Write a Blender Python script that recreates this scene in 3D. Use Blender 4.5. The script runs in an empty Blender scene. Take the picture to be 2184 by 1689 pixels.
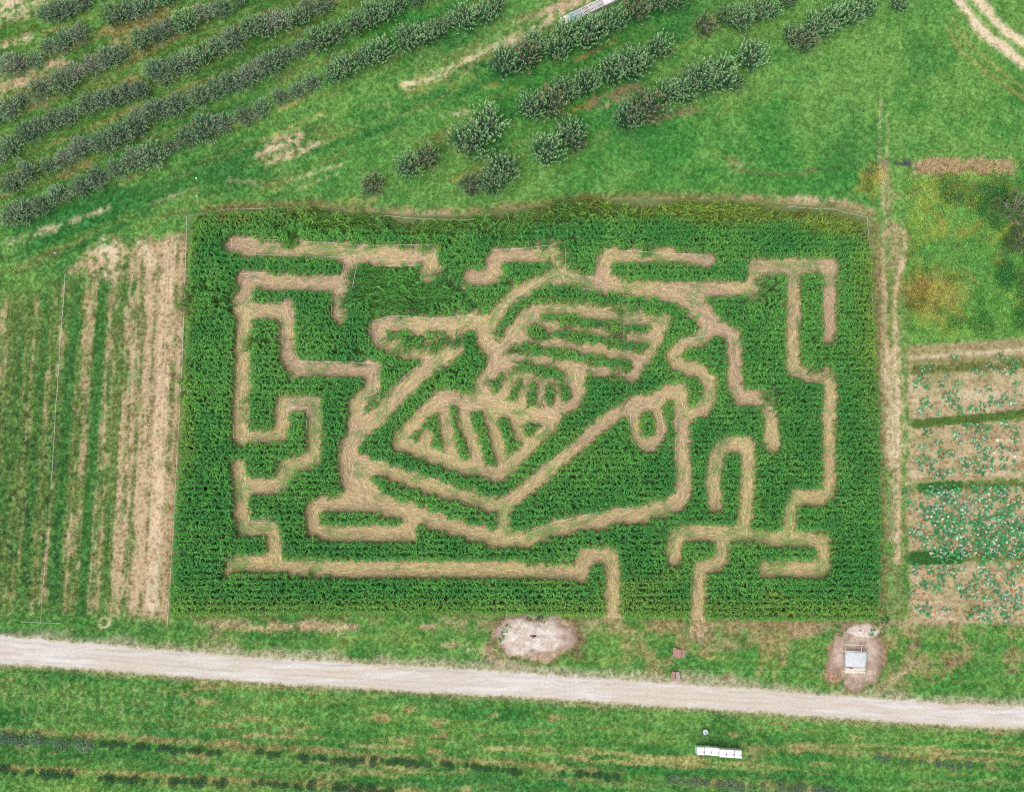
import bpy, bmesh, math, random
import numpy as np
from mathutils import Vector, Matrix, Euler

rng = np.random.default_rng(11)
random.seed(11)
SC = bpy.context.scene
COL = SC.collection
R = math.radians

# ------------------------------------------------------------------ camera, sky, sun, exposure
FPX, TILT, CH = 2800.0, R(8.0), 165.0
CY = -CH * math.tan(TILT)
cam_d = bpy.data.cameras.new('camera'); cam = bpy.data.objects.new('camera', cam_d); COL.objects.link(cam)
cam.location = (0, CY, CH); cam.rotation_euler = (TILT, 0, 0)
cam_d.sensor_fit = 'HORIZONTAL'; cam_d.sensor_width = 36.0; cam_d.lens = 36.0 * FPX / 2184.0
cam_d.clip_start = 1.0; cam_d.clip_end = 6000.0
SC.camera = cam
W = bpy.data.worlds.new('World'); SC.world = W; W.use_nodes = True
wn = W.node_tree; bg = wn.nodes['Background']
sky = wn.nodes.new('ShaderNodeTexSky'); sky.sky_type = 'NISHITA'; sky.sun_disc = False
SUN_EL, SUN_AZ = R(66), R(215)
sky.sun_elevation = SUN_EL; sky.sun_rotation = SUN_AZ
sky.air_density = 1.0; sky.dust_density = 4.0; sky.ozone_density = 1.0
hs_ = wn.nodes.new('ShaderNodeHueSaturation'); hs_.inputs['Saturation'].default_value = 0.35   # veiled, milky sky
wn.links.new(sky.outputs[0], hs_.inputs['Color']); wn.links.new(hs_.outputs[0], bg.inputs[0]); bg.inputs[1].default_value = 0.15
sun_d = bpy.data.lights.new('sun', 'SUN'); sun = bpy.data.objects.new('sun', sun_d); COL.objects.link(sun)
sun_d.energy = 1.4; sun_d.angle = R(45); sun_d.color = (1.0, 0.95, 0.87)
sd = Vector((math.sin(SUN_AZ) * math.cos(SUN_EL), math.cos(SUN_AZ) * math.cos(SUN_EL), math.sin(SUN_EL)))
sun.rotation_euler = sd.to_track_quat('Z', 'Y').to_euler()
sun.location = sd * 300
SC.view_settings.view_transform = 'Standard'; SC.view_settings.look = 'None'
SC.view_settings.exposure = 0.33; SC.view_settings.gamma = 1.0
SC.render.engine = 'CYCLES'
SC.cycles.use_denoising = False; SC.cycles.filter_width = 1.15
SC.cycles.max_bounces = 5; SC.cycles.diffuse_bounces = 3; SC.cycles.glossy_bounces = 2
SC.cycles.transmission_bounces = 3; SC.cycles.transparent_max_bounces = 4

# ------------------------------------------------------------------ plan coordinates: survey units (px of the plan) <-> metres
ct, st = math.cos(TILT), math.sin(TILT)
def P(u, v, z=0.0):
    u = np.asarray(u, float); v = np.asarray(v, float)
    dx = (u - 1092.0) / FPX; dy = (844.5 - v) / FPX
    wy = dy * ct + st; wz = dy * st - ct
    s = (z - CH) / wz
    return dx * s, CY + wy * s
def U(x, y, z=0.0):
    x = np.asarray(x, float); y = np.asarray(y, float)
    ry = y - CY; rz = z - CH
    cy = ry * ct + rz * st; cz = -ry * st + rz * ct
    return 1092.0 + FPX * x / -cz, 844.5 - FPX * cy / -cz
def P3(u, v, z=0.0):
    a, b = P(u, v, z); return Vector((float(a), float(b), z))
PX = 1 / 17.0

# ------------------------------------------------------------------ numpy noise
def _h(ix, iy, seed):
    h = (ix.astype(np.int64) * 374761393 + iy.astype(np.int64) * 668265263 + seed * 1442695041) & 0xFFFFFFFF
    h = ((h ^ (h >> 13)) * 1274126177) & 0xFFFFFFFF
    h = h ^ (h >> 16)
    return (h & 0xFFFF) / 65535.0
def vn(x, y, seed=0):
    x = np.asarray(x, float); y = np.asarray(y, float)
    ix = np.floor(x); iy = np.floor(y); fx = x - ix; fy = y - iy
    fx = fx * fx * (3 - 2 * fx); fy = fy * fy * (3 - 2 * fy)
    a = _h(ix, iy, seed); b = _h(ix + 1, iy, seed); c = _h(ix, iy + 1, seed); d = _h(ix + 1, iy + 1, seed)
    return (a * (1 - fx) + b * fx) * (1 - fy) + (c * (1 - fx) + d * fx) * fy
def fbm(x, y, s, o=4, seed=0):
    t = 0; a = 1.0; n = 0; x = np.asarray(x, float) / s; y = np.asarray(y, float) / s
    for k in range(o):
        t = t + a * vn(x, y, seed + 17 * k); n += a; a *= 0.55; x = x * 2.03 + 5.1; y = y * 2.03 + 3.7
    return t / n
def sstep(a, b, t):
    t = np.clip((t - a) / (b - a), 0, 1); return t * t * (3 - 2 * t)
def dist_poly(u, v, pts):
    d = np.full(u.shape, 1e9)
    for (x0, y0), (x1, y1) in zip(pts[:-1], pts[1:]):
        dx, dy = x1 - x0, y1 - y0; L = dx * dx + dy * dy + 1e-9
        t = np.clip(((u - x0) * dx + (v - y0) * dy) / L, 0, 1)
        d = np.minimum(d, np.hypot(u - x0 - t * dx, v - y0 - t * dy))
    return d
def inside(u, v, poly):
    r = np.zeros(u.shape, bool); n = len(poly); j = n - 1
    for i in range(n):
        xi, yi = poly[i]; xj, yj = poly[j]
        c = ((yi > v) != (yj > v)) & (u < (xj - xi) * (v - yi) / (yj - yi + 1e-12) + xi)
        r ^= c; j = i
    return r
def sdist_poly(u, v, poly):
    d = dist_poly(u, v, list(poly) + [poly[0]])
    return np.where(inside(u, v, poly), -d, d)

# ------------------------------------------------------------------ maze plan
FIELD = [(404,460),(480,452),(560,446),(680,440),(760,453),(890,461),(990,462),(1050,451),(1150,440),(1250,428),(1400,424),(1550,428),
         (1700,438),(1800,447),(1852,464),(1860,560),(1868,700),(1875,900),(1877,1100),(1876,1290),(1868,1318),(1600,1319),(1300,1310),
         (1000,1304),(700,1304),(362,1308),(372,1150),(382,980),(393,800),(402,640)]
PATHS = [
 ([(493,525),(640,531),(748,540),(860,539),(917,537)],31), ([(917,532),(919,586)],23),
 ([(750,550),(741,600),(723,632),(722,676)],27), ([(740,606),(640,601),(522,597)],31),
 ([(522,592),(519,700),(516,790),(512,870),(511,932)],31), ([(522,663),(610,663)],30),
 ([(610,655),(611,765),(628,783),(700,787),(795,786)],30), ([(795,786),(793,835),(770,852),(757,870),(757,930)],30),
 ([(511,930),(555,931),(597,929)],27), ([(597,929),(600,880),(606,856),(668,857),(668,975),(655,988),(608,995),(598,1030),(580,1040),(515,1042)],29),
 ([(509,996),(512,1042),(517,1128),(578,1130),(583,1170),(588,1200)],29),
 ([(494,1206),(605,1208),(730,1211),(873,1215),(1100,1219),(1235,1222)],30), ([(1240,1225),(1243,1192),(1260,1183),(1302,1184),(1306,1220),(1308,1330)],29),
 ([(790,1078),(720,1078),(668,1079),(664,1100),(668,1131),(700,1138),(873,1142),(874,1105)],27),
 ([(757,925),(742,955),(740,1000),(750,1045),(780,1068),(873,1093)],37), ([(755,1020),(800,1068)],40),
 ([(873,1093),(959,1122),(1065,1153),(1129,1147),(1193,1123),(1300,1106),(1398,1090),(1445,1073),(1458,1050),(1454,920),(1450,840)],30),
 ([(760,985),(820,1003),(874,1024),(959,1050),(1030,1072),(1073,1082)],28),
 ([(1073,1082),(1171,1003),(1240,945),(1299,892),(1342,866),(1400,850),(1448,830)],30), ([(1360,868),(1400,858)],38),
 ([(1073,1080),(1072,1150)],24), ([(1353,880),(1354,930),(1376,951),(1396,946),(1409,920),(1405,885),(1390,866)],22),
 ([(757,930),(800,893),(860,830),(921,776),(972,738)],33),
 ([(970,735),(910,752),(860,748),(810,728),(800,705),(808,688),(835,684),(920,692),(960,685),(1018,682),(1030,700),(1034,735),(1060,765)],29),
 ([(1042,735),(1046,695),(1066,660),(1100,626),(1150,601),(1190,588)],28),
 ([(1003,592),(1058,586),(1050,560),(1060,542),(1114,540),(1190,535),(1195,590)],29),
 ([(1195,592),(1250,602),(1306,609),(1363,617),(1448,622),(1600,617)],30), ([(1612,625),(1612,566)],31), ([(1612,566),(1700,563),(1772,564),(1770,640),(1769,721)],27),
 ([(1282,602),(1290,550),(1310,543),(1400,547),(1510,552)],27),
 ([(1694,564),(1692,680),(1690,785),(1720,797),(1765,803),(1772,830),(1768,914),(1769,1050),(1755,1063),(1695,1063),(1688,1085),(1680,1145)],26),
 ([(1400,618),(1448,632),(1503,662),(1525,695),(1563,712),(1566,760),(1566,810),(1578,848),(1632,852),(1641,890),(1648,950)],30),
 ([(1520,690),(1500,722),(1456,731),(1433,758),(1440,775),(1490,792),(1513,812),(1512,855),(1495,875),(1458,888)],27),
 ([(1180,893),(1172,912),(1140,942),(1068,1013),(990,997),(920,973),(848,944),(880,905),(942,843),(1044,868),(1129,888),(1180,892)],28),
 ([(946,888),(955,930),(965,985)],25), ([(986,880),(1000,925),(1010,955),(1020,1000)],24), ([(1044,893),(1060,940),(1076,1000)],24),
 ([(1099,901),(1108,931)],24), ([(908,935),(905,965)],28),
 ([(1526,1080),(1521,1020),(1531,965),(1552,946),(1594,950),(1597,1000),(1592,1060),(1588,1135)],28),
 ([(1437,1197),(1437,1150),(1455,1139),(1540,1141),(1606,1145),(1680,1150),(1757,1156),(1756,1217),(1632,1217)],28),
 ([(1541,1145),(1540,1195),(1520,1207),(1495,1208),(1490,1240),(1488,1340)],27)]
HIVE = [(1040,752),(1085,700),(1112,662),(1145,645),(1200,643),(1300,651),(1434,678),(1405,745),(1356,813),(1310,806),(1248,796),
        (1248,840),(1235,868),(1190,890),(1100,872),(1008,838),(1012,810),(1036,785)]
ISLES = [([(1162,677),(1270,690),(1382,705)],20), ([(1133,707),(1250,722),(1370,743)],21), ([(1109,741),(1220,760),(1339,782)],23), ([(1118,782),(1193,801)],24),
         ([(1069,805),(1057,829)],19), ([(1108,816),(1091,850)],17), ([(1137,827),(1131,858)],19), ([(1171,829),(1171,856)],20), ([(1203,829),(1208,848)],19)]
uu, vv = np.meshgrid(np.arange(0, 2184, 2) + 1.0, np.arange(0, 1690, 2) + 1.0)
RW, RH = uu.shape[1], uu.shape[0]
wob = (fbm(uu, vv, 34, 3, 5) - 0.5) * 9
pd = np.full(uu.shape, 1e3)
for pts, w in PATHS:
    a = np.array(pts); x0, y0 = a.min(0) - 60; x1, y1 = a.max(0) + 60
    sl = (slice(max(0, int(y0 / 2)), int(y1 / 2) + 1), slice(max(0, int(x0 / 2)), int(x1 / 2) + 1))
    pd[sl] = np.minimum(pd[sl], dist_poly(uu[sl], vv[sl], pts) - w / 2)
sl = (slice(310, 460), slice(490, 730))
pd[sl] = np.minimum(pd[sl], sdist_poly(uu[sl], vv[sl], HIVE))
for pts, w in ISLES:
    pd[sl] = np.maximum(pd[sl], -(dist_poly(uu[sl], vv[sl], pts) - w / 2))
pd = pd + wob * 0.22
fd = sdist_poly(uu, vv, FIELD) + wob * 0.3
def look(A, u, v, out):
    i = np.round((np.asarray(v) - 1) / 2).astype(int); j = np.round((np.asarray(u) - 1) / 2).astype(int)
    ok = (i >= 0) & (i < RH) & (j >= 0) & (j < RW)
    r = np.full(np.shape(u), out, float); r[ok] = A[i[ok], j[ok]]; return r
def path_d(x, y, z=1.0):
    u, v = U(x, y, z); return look(pd, u, v, 1e3)
def field_d(x, y, z=1.0):
    u, v = U(x, y, z); return look(fd, u, v, 1e3)

# ------------------------------------------------------------------ helpers: naming, meshes, materials
def tag(o, label=None, cat=None, group=None, kind=None):
    if label: o['label'] = label
    if cat: o['category'] = cat
    if group: o['group'] = group
    if kind: o['kind'] = kind
    return o
def link(name, me, parent=None, loc=None, rz=0.0, sc=None):
    o = bpy.data.objects.new(name, me); COL.objects.link(o)
    if parent: o.parent = parent
    if loc is not None: o.location = loc
    if rz: o.rotation_euler = (0, 0, rz)
    if sc: o.scale = sc if hasattr(sc, '__len__') else (sc, sc, sc)
    return o
def empty(name, loc, rz=0.0):
    o = link(name, None, None, loc, rz); o.empty_display_size = 0.3; return o
class MB:
    def __init__(s): s.v = []; s.f = []; s.c = []
    def quad(s, a, b, c, d, col=None):
        n = len(s.v); s.v += [a, b, c, d]; s.f.append((n, n+1, n+2, n+3)); s.c.append(col)
    def tri(s, a, b, c, col=None):
        n = len(s.v); s.v += [a, b, c]; s.f.append((n, n+1, n+2)); s.c.append(col)
    def box(s, c, d, col=None, rz=0.0, taper=1.0):
        n = len(s.v); cr, sr = math.cos(rz), math.sin(rz)
        for k, (z, t) in enumerate(((-.5, 1), (.5, taper))):
            for x, y in ((-.5,-.5),(.5,-.5),(.5,.5),(-.5,.5)):
                px, py = x*d[0]*t, y*d[1]*t
                s.v.append((c[0]+px*cr-py*sr, c[1]+px*sr+py*cr, c[2]+z*d[2]))
        for f in ((3,2,1,0),(4,5,6,7),(0,1,5,4),(1,2,6,5),(2,3,7,6),(3,0,4,7)):
            s.f.append(tuple(n+i for i in f)); s.c.append(col)
    def tube(s, pts, rad, n=6, col=None, cap=True):
        pts = [Vector(p) for p in pts]; rings = []
        for i, p in enumerate(pts):
            t = (pts[min(i+1, len(pts)-1)] - pts[max(i-1, 0)]).normalized()
            a = t.orthogonal().normalized() if abs(t.z) > .9 else t.cross(Vector((0,0,1))).normalized()
            b = t.cross(a); r = rad[i] if hasattr(rad, '__len__') else rad
            m = len(s.v); rings.append(m)
            for k in range(n):
                q = 2*math.pi*k/n; s.v.append(tuple(p + a*math.cos(q)*r + b*math.sin(q)*r))
        for m0, m1 in zip(rings[:-1], rings[1:]):
            for k in range(n):
                s.f.append((m0+k, m0+(k+1)%n, m1+(k+1)%n, m1+k)); s.c.append(col)
        if cap:
            s.f.append(tuple(rings[-1]+k for k in range(n))); s.c.append(col)
            s.f.append(tuple(rings[0]+k for k in reversed(range(n)))); s.c.append(col)
    def mesh(s, name, mat=None, smooth=False, bevel=0.0):
        me = bpy.data.meshes.new(name); me.from_pydata([tuple(p) for p in s.v], [], s.f); me.update()
        if any(c is not None for c in s.c):
            at = me.color_attributes.new('tone', 'FLOAT_COLOR', 'CORNER')
            cc = []
            for f, c in zip(s.f, s.c):
                c = c if c is not None else (1, 1, 1); cc += [c[0], c[1], c[2], 1.0] * len(f)
            at.data.foreach_set('color', cc)
        if bevel > 0:
            bm = bmesh.new(); bm.from_mesh(me); bmesh.ops.remove_doubles(bm, verts=bm.verts, dist=1e-5)
            bmesh.ops.bevel(bm, geom=list(bm.edges), offset=bevel, segments=2, affect='EDGES', clamp_overlap=True)
            bm.to_mesh(me); bm.free()
        if smooth: me.polygons.foreach_set('use_smooth', [True]*len(me.polygons))
        if mat: me.materials.append(mat)
        return me
def nodes(name):
    m = bpy.data.materials.new(name); m.use_nodes = True; nt = m.node_tree; return m, nt, nt.nodes['Principled BSDF']
def N(nt, t, **kw):
    n = nt.nodes.new(t)
    for k, v in kw.items():
        if k in n.inputs: n.inputs[k].default_value = v
        else: setattr(n, k, v)
    return n
def mixrgb(nt, a, b, fac, blend='MIX'):
    n = nt.nodes.new('ShaderNodeMix'); n.data_type = 'RGBA'; n.blend_type = blend
    for i, x in ((0, fac), (6, a), (7, b)):
        if isinstance(x, (int, float)): n.inputs[i].default_value = x
        elif isinstance(x, tuple): n.inputs[i].default_value = (*x, 1)
        else: nt.links.new(x, n.inputs[i])
    return n.outputs[2]
def ramp(nt, src, stops):
    r = nt.nodes.new('ShaderNodeValToRGB'); e = r.color_ramp.elements
    while len(e) < len(stops): e.new(0.5)
    for k, (p, c) in enumerate(stops):
        e[k].position = p; e[k].color = (*c, 1) if hasattr(c, '__len__') else (c, c, c, 1)
    nt.links.new(src, r.inputs[0]); return r.outputs[0]
def solid(name, col, rough=0.8, var=0.15, scale=3.0, bump=0.0, metallic=0.0, stretch=None):
    """plain surface with mottled colour and fine relief"""
    m, nt, b = nodes(name)
    tc = N(nt, 'ShaderNodeTexCoord'); mp = N(nt, 'ShaderNodeMapping'); nt.links.new(tc.outputs['Object'], mp.inputs[0])
    if stretch: mp.inputs['Scale'].default_value = stretch
    n1 = N(nt, 'ShaderNodeTexNoise', Scale=scale, Detail=6.0, Roughness=0.65); nt.links.new(mp.outputs[0], n1.inputs['Vector'])
    lo = tuple(c*(1-var) for c in col); hi = tuple(min(1, c*(1+var)) for c in col)
    nt.links.new(ramp(nt, n1.outputs[0], [(0.3, lo), (0.7, hi)]), b.inputs['Base Color'])
    b.inputs['Roughness'].default_value = rough; b.inputs['Metallic'].default_value = metallic
    if bump:
        bp = N(nt, 'ShaderNodeBump', Strength=bump, Distance=0.02); nt.links.new(n1.outputs[0], bp.inputs['Height']); nt.links.new(bp.outputs[0], b.inputs['Normal'])
    return m
def leafmat(name, src='tone', obj_var=0.25, tint=None, rough=0.55, trans=0.3, inst=False, const=None, spec=0.25):
    """leaf: colour from the leaf's own tone, varied plant by plant, part of the light passing through"""
    m, nt, b = nodes(name)
    if const is None:
        at = N(nt, 'ShaderNodeAttribute', attribute_name=src, attribute_type='GEOMETRY'); c = at.outputs['Color']
    else:
        c = None
    if inst:
        ti = N(nt, 'ShaderNodeAttribute', attribute_name='tint', attribute_type='INSTANCER'); t = ti.outputs['Color']
        c = mixrgb(nt, c, t, 1.0, 'MULTIPLY') if c else t
    if const: c = mixrgb(nt, const, const, 0.0)
    if tint: c = mixrgb(nt, c, tint, 1.0, 'MULTIPLY')
    oi = N(nt, 'ShaderNodeObjectInfo')
    hv = ramp(nt, oi.outputs['Random'], [(0.0, (1-obj_var, 1-obj_var, 1-obj_var)), (1.0, (1+obj_var*0.8, 1+obj_var, 1+obj_var*0.5))])
    c = mixrgb(nt, c, hv, 1.0, 'MULTIPLY')
    nt.links.new(c, b.inputs['Base Color']); b.inputs['Roughness'].default_value = rough; b.inputs['Specular IOR Level'].default_value = spec
    if trans:
        tr = N(nt, 'ShaderNodeBsdfTranslucent'); nt.links.new(mixrgb(nt, c, (1.0, 1.0, 0.6), 1.0, 'MULTIPLY'), tr.inputs[0])
        mx = N(nt, 'ShaderNodeMixShader'); mx.inputs[0].default_value = trans
        nt.links.new(b.outputs[0], mx.inputs[1]); nt.links.new(tr.outputs[0], mx.inputs[2])
        nt.links.new(mx.outputs[0], nt.nodes['Material Output'].inputs[0])
    return m

def scatter(name, pos, rot, scl, idx, tint, protos, label, cat, kind='stuff'):
    """one mass of many small plants: every point carries one of the proto meshes"""
    n = len(pos); me = bpy.data.meshes.new(name)
    me.vertices.add(n); me.vertices.foreach_set('co', np.asarray(pos, np.float32).ravel())
    a = me.attributes.new('rot', 'FLOAT_VECTOR', 'POINT'); a.data.foreach_set('vector', np.asarray(rot, np.float32).ravel())
    a = me.attributes.new('scl', 'FLOAT_VECTOR', 'POINT'); a.data.foreach_set('vector', np.asarray(scl, np.float32).ravel())
    a = me.attributes.new('idx', 'INT', 'POINT'); a.data.foreach_set('value', np.asarray(idx, np.int32))
    a = me.attributes.new('tint', 'FLOAT_COLOR', 'POINT')
    t4 = np.ones((n, 4), np.float32); t4[:, :3] = tint; a.data.foreach_set('color', t4.ravel())
    o = link(name, me); tag(o, label, cat, kind=kind)
    pc = bpy.data.collections.new(name + '_kinds')
    for k, pm in enumerate(protos):
        pc.objects.link(bpy.data.objects.new('%s_kind_%02d' % (name, k), pm))
    g = bpy.data.node_groups.new(name + '_nodes', 'GeometryNodeTree')
    g.interface.new_socket('Geometry', in_out='INPUT', socket_type='NodeSocketGeometry'); g.interface.new_socket('Geometry', in_out='OUTPUT', socket_type='NodeSocketGeometry')
    gi = g.nodes.new('NodeGroupInput'); go = g.nodes.new('NodeGroupOutput')
    ci = g.nodes.new('GeometryNodeCollectionInfo'); ci.inputs['Collection'].default_value = pc
    ci.inputs['Separate Children'].default_value = True; ci.inputs['Reset Children'].default_value = True
    ip = g.nodes.new('GeometryNodeInstanceOnPoints'); ip.inputs['Pick Instance'].default_value = True
    def na(nm, ty):
        q = g.nodes.new('GeometryNodeInputNamedAttribute'); q.data_type = ty; q.inputs['Name'].default_value = nm; return q.outputs['Attribute']
    er = g.nodes.new('FunctionNodeEulerToRotation'); g.links.new(na('rot', 'FLOAT_VECTOR'), er.inputs[0])
    g.links.new(gi.outputs[0], ip.inputs['Points']); g.links.new(ci.outputs[0], ip.inputs['Instance'])
    g.links.new(na('idx', 'INT'), ip.inputs['Instance Index']); g.links.new(er.outputs[0], ip.inputs['Rotation'])
    g.links.new(na('scl', 'FLOAT_VECTOR'), ip.inputs['Scale']); g.links.new(ip.outputs[0], go.inputs[0])
    md = o.modifiers.new('scatter', 'NODES'); md.node_group = g
    return o

# ------------------------------------------------------------------ ground colour plan (albedo of grass, soil, straw, gravel)
ROAD_T = [(-400,1300),(0,1351),(135,1363),(270,1376),(405,1386),(540,1398),(734,1408),(894,1417),(1029,1425),(1232,1439),(1459,1455),(1585,1463),(1754,1477),(1889,1485),(1990,1495),(2184,1502),(2600,1530)]
ROAD_B = [(-400,1380),(0,1418),(203,1430),(405,1446),(574,1459),(734,1468),(894,1478),(1063,1486),(1232,1496),(1459,1511),(1653,1523),(1889,1540),(2058,1552),(2184,1556),(2600,1585)]
rtx, rty = np.array(ROAD_T).T; rbx, rby = np.array(ROAD_B).T
SOIL = np.array((.47,.35,.225)); PALE = np.array((.56,.47,.33)); GRAV = np.array((.56,.50,.45)); DRY = np.array((.33,.29,.11))
BROWN = np.array((.22,.14,.09)); RED = np.array((.25,.12,.07)); G1 = np.array((.060,.240,.050)); G2 = np.array((.150,.315,.080)); G3 = np.array((.030,.175,.042))
STRAW = np.array((.46,.36,.18)); TEAL = np.array((.07,.20,.09)); ORNG = np.array((.34,.22,.05))
STRIPES = [(-.60,.35,.2),(-.5,.6,.1),(-.44,.55,.1),(-.40,.15,.5),(-.33,.2,.5),(-.30,.15,.3),(-.24,.6,.1),(-.19,.35,.2),(-.15,.1,.75),(-.105,.12,.7),(-.09,.7,0),(-.05,.45,.1),(-.01,.75,0),(.02,.6,0),(.05,.2,.4),(.075,.05,.9),(.13,.05,.95),
           (.155,.5,.1),(.19,.72,0),(.215,.55,.1),(.235,.75,0),(.275,.65,.0),(.30,.06,.9),(.345,.04,.95),(.375,.6,.0),(.41,.72,.0),(.45,.5,.1),(.485,.22,.4),(.52,.35,.2),(.545,.85,0),(.60,.85,0),(.635,.5,.0),(.665,.3,.3),(.695,.45,.0),
           (.715,.95,0),(.75,.95,0),(.775,.55,.0),(.80,.6,.1),(.83,1.1,0),(.87,1.2,0),(.915,1.2,0),(.935,.55,0),(.96,.6,0),(1.0,.75,0),(1.02,.5,0)]
sq, ss, sg = np.array(STRIPES).T
def ground_color(x, y):
    """returns albedo (n,3) and bareness (n) for points on the ground"""
    u, v = U(x, y, 0.0)
    n_big = fbm(x, y, 14, 4, 1); n_mid = fbm(x, y, 3.2, 4, 2); n_fin = fbm(x, y, 0.8, 3, 3); n_p = fbm(x, y, 6, 4, 9)
    C = np.empty((len(x), 3)); bare = np.zeros(len(x))
    t = sstep(.32, .68, n_big * .45 + n_mid * .35 + n_fin * .25)
    C[:] = G1 + (G2 - G1) * t[:, None]
    k = sstep(.55, .75, fbm(x, y, 9, 4, 31)) * .4; C[:] += (G3 - C) * k[:, None]
    def mix(m, col, b=0.0):
        nonlocal C, bare
        i = np.nonzero(m > .002)[0]
        if not len(i): return
        k = np.clip(m[i], 0, 1); C[i] += (np.asarray(col) - C[i]) * k[:, None]
        if b: bare[i] = np.maximum(bare[i], k * b)
    def band(pts, w, soft, brk=0.9, seed=40, s=1.2):
        a = np.array(pts, float); g = w * (1 + brk) + soft + 2; out = np.zeros(len(u))
        near = np.nonzero((u > a[:, 0].min() - g) & (u < a[:, 0].max() + g) & (v > a[:, 1].min() - g) & (v < a[:, 1].max() + g))[0]
        if len(near):
            d = dist_poly(u[near], v[near], pts); nz = fbm(x[near], y[near], s, 4, seed)
            out[near] = sstep(soft, -soft, d - w/2 + (nz - .5) * 2 * brk * w)
        return out
    # --- streaks that follow the mowing: along the tree rows (upper half), along the road (lower strip)
    ca, sa = math.cos(R(26)), math.sin(R(26)); xr, yr = x*ca + y*sa, -x*sa + y*ca
    orch = sstep(560, 470, v + (u - 400) * .25) * sstep(1700, 1400, u)
    st1 = fbm(xr / 7, yr, 1.1, 4, 12); st1b = fbm(xr / 5, yr, 2.8, 3, 13)
    mix(orch * sstep(.52, .74, st1) * .55, DRY*np.array((.72,.82,.8))); mix(orch * sstep(.54, .75, st1b) * .75, G3)
    leftor = sstep(520, 380, v + (u - 0) * .55)   # orchard ground proper: olive, worn
    mix(leftor * (.3 + .5 * sstep(.4, .7, st1)), (.125,.215,.052)); mix(leftor * sstep(.6, .74, fbm(xr/6, yr, 1.6, 4, 15)) * .6, (.36,.26,.11), .3)
    c5, s5 = math.cos(R(-2.6)), math.sin(R(-2.6)); xh, yh = x*c5 + y*s5, -x*s5 + y*c5
    low = sstep(1320, 1350, v)
    st2 = fbm(xh / 9, yh, .7, 4, 21); st3 = fbm(xh / 8, yh, 2.2, 3, 22)
    mix(low * sstep(.52, .70, st2) * .6, G2*np.array((1.35,1.0,1.05))); mix(low * sstep(.50, .74, st3) * .55, G3)
    mix(low * sstep(.60, .72, fbm(xh/4, yh, .9, 4, 23)) * sstep(.5, .62, n_p) * .8, (.34,.28,.13), .4)
    mix(low * sstep(.56, .66, fbm(xh/14, yh, .55, 3, 24)) * sstep(1570, 1600, v) * sstep(1700, 1640, v) * sstep(500, 800, u) * .75, (.40,.34,.15), .4)
    for k in range(34):   # hay raked across the verge below the road
        uc = 12 + k * 17 + 5 * math.sin(k * 3.7); l = 60 + 45 * abs(math.sin(k * 1.9)); v0 = 1455 + uc * .045 + 15 * math.sin(k * 2.3)
        mix(band([(uc + 4*math.sin(k), v0), (uc - 3, v0 + l)], 3.5, 3, .6, 60 + k, .8) * .40, (.30,.35,.18))
    for vv0, a in ((1590,.35),(1632,.6),(1663,.5),(1683,.4)):
        mix(band([(-50, vv0 - 60), (800, vv0 - 22), (1400, vv0 + 8), (2300, vv0 + 50)], 13, 10, .8, int(vv0), 3) * a, G3)
    # bare lines where the low shrubs stand
    for pts in ([(0,1559),(215,1568),(480,1588),(700,1600),(1000,1622),(1200,1636),(1330,1646)], [(0,1636),(260,1648),(480,1662),(700,1674),(900,1690)], [(1430,1662),(1800,1690)], [(1590,1592),(1750,1600),(1950,1612),(2150,1622)]):
        mix(band(pts, 11, 6, .9, 71, 1.4) * .6, (.34,.25,.12), .6)
    # --- left field: mown strips of stubble and clover
    xl = 139 - .0742 * (v - 583); xrr = 398 - .0478 * (v - 460); q = (u - xl) / (xrr - xl)
    topv = np.interp(u, [-300, 0, 80, 150, 215, 240, 300, 340, 395, 420], [690, 655, 625, 598, 560, 538, 525, 522, 500, 490])
    L = sstep(-25, 25, v - topv + (n_mid - .5) * 70) * sstep(1335, 1290, v + (n_mid - .5) * 30 + (q - .5) * -12) * sstep(1.03, 1.0, q)
    qn = q + (fbm(x, y / 4, .9, 3, 33) - .5) * .035
    so = np.interp(qn, sq, ss); gr = np.interp(qn, sq, sg)
    nz = fbm(x * 1.3, y / 2.2, .8, 4, 34)
    fade = sstep(700, 560, v) * sstep(.5, .2, q) * .5
    fs = vn(q * 95 + .6*n_mid, v/190, 38)*.6 + vn(q * 43, v/300, 39)*.4           # single drill rows
    dryside = sstep(.42, .75, q)
    mix(L * .8, np.array((.135,.215,.06))); mix(L * sstep(.35,.7,fs) * .45, (.26,.245,.10))
    tn_ = np.clip(so*.75 + (fs-.5)*.75 + (nz-.5)*1.1 - .30 + .22*dryside, 0, 1)
    mix(L * sstep(.05, .42, tn_) * (.72 + .2*dryside) * (1 - fade), SOIL * .93, .85)
    mix(L * dryside * .30, SOIL * .85, .3)
    mix(L * np.clip(so - .92, 0, .4) * 2.2 * sstep(.3, .6, nz + .15) * sstep(.3,.5,fs+.1), (.58,.47,.33), .95)
    mix(L * gr * sstep(.30, .55, nz*.6 + gr * .3 + (1-fs)*.15) * (1 - fade * .5) * .85, (.040,.19,.042))
    mix(L * sstep(.58,.72, fbm(x*1.5, y/3, .8, 3, 36)) * (1 - .6*dryside) * .7, (.055,.20,.048))
    mix(L * sstep(.63, .70, fbm(x, y, .45, 2, 37)) * sstep(.5, -.1, q) * sstep(700, 900, v) * .8, (.03,.075,.03))
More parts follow.
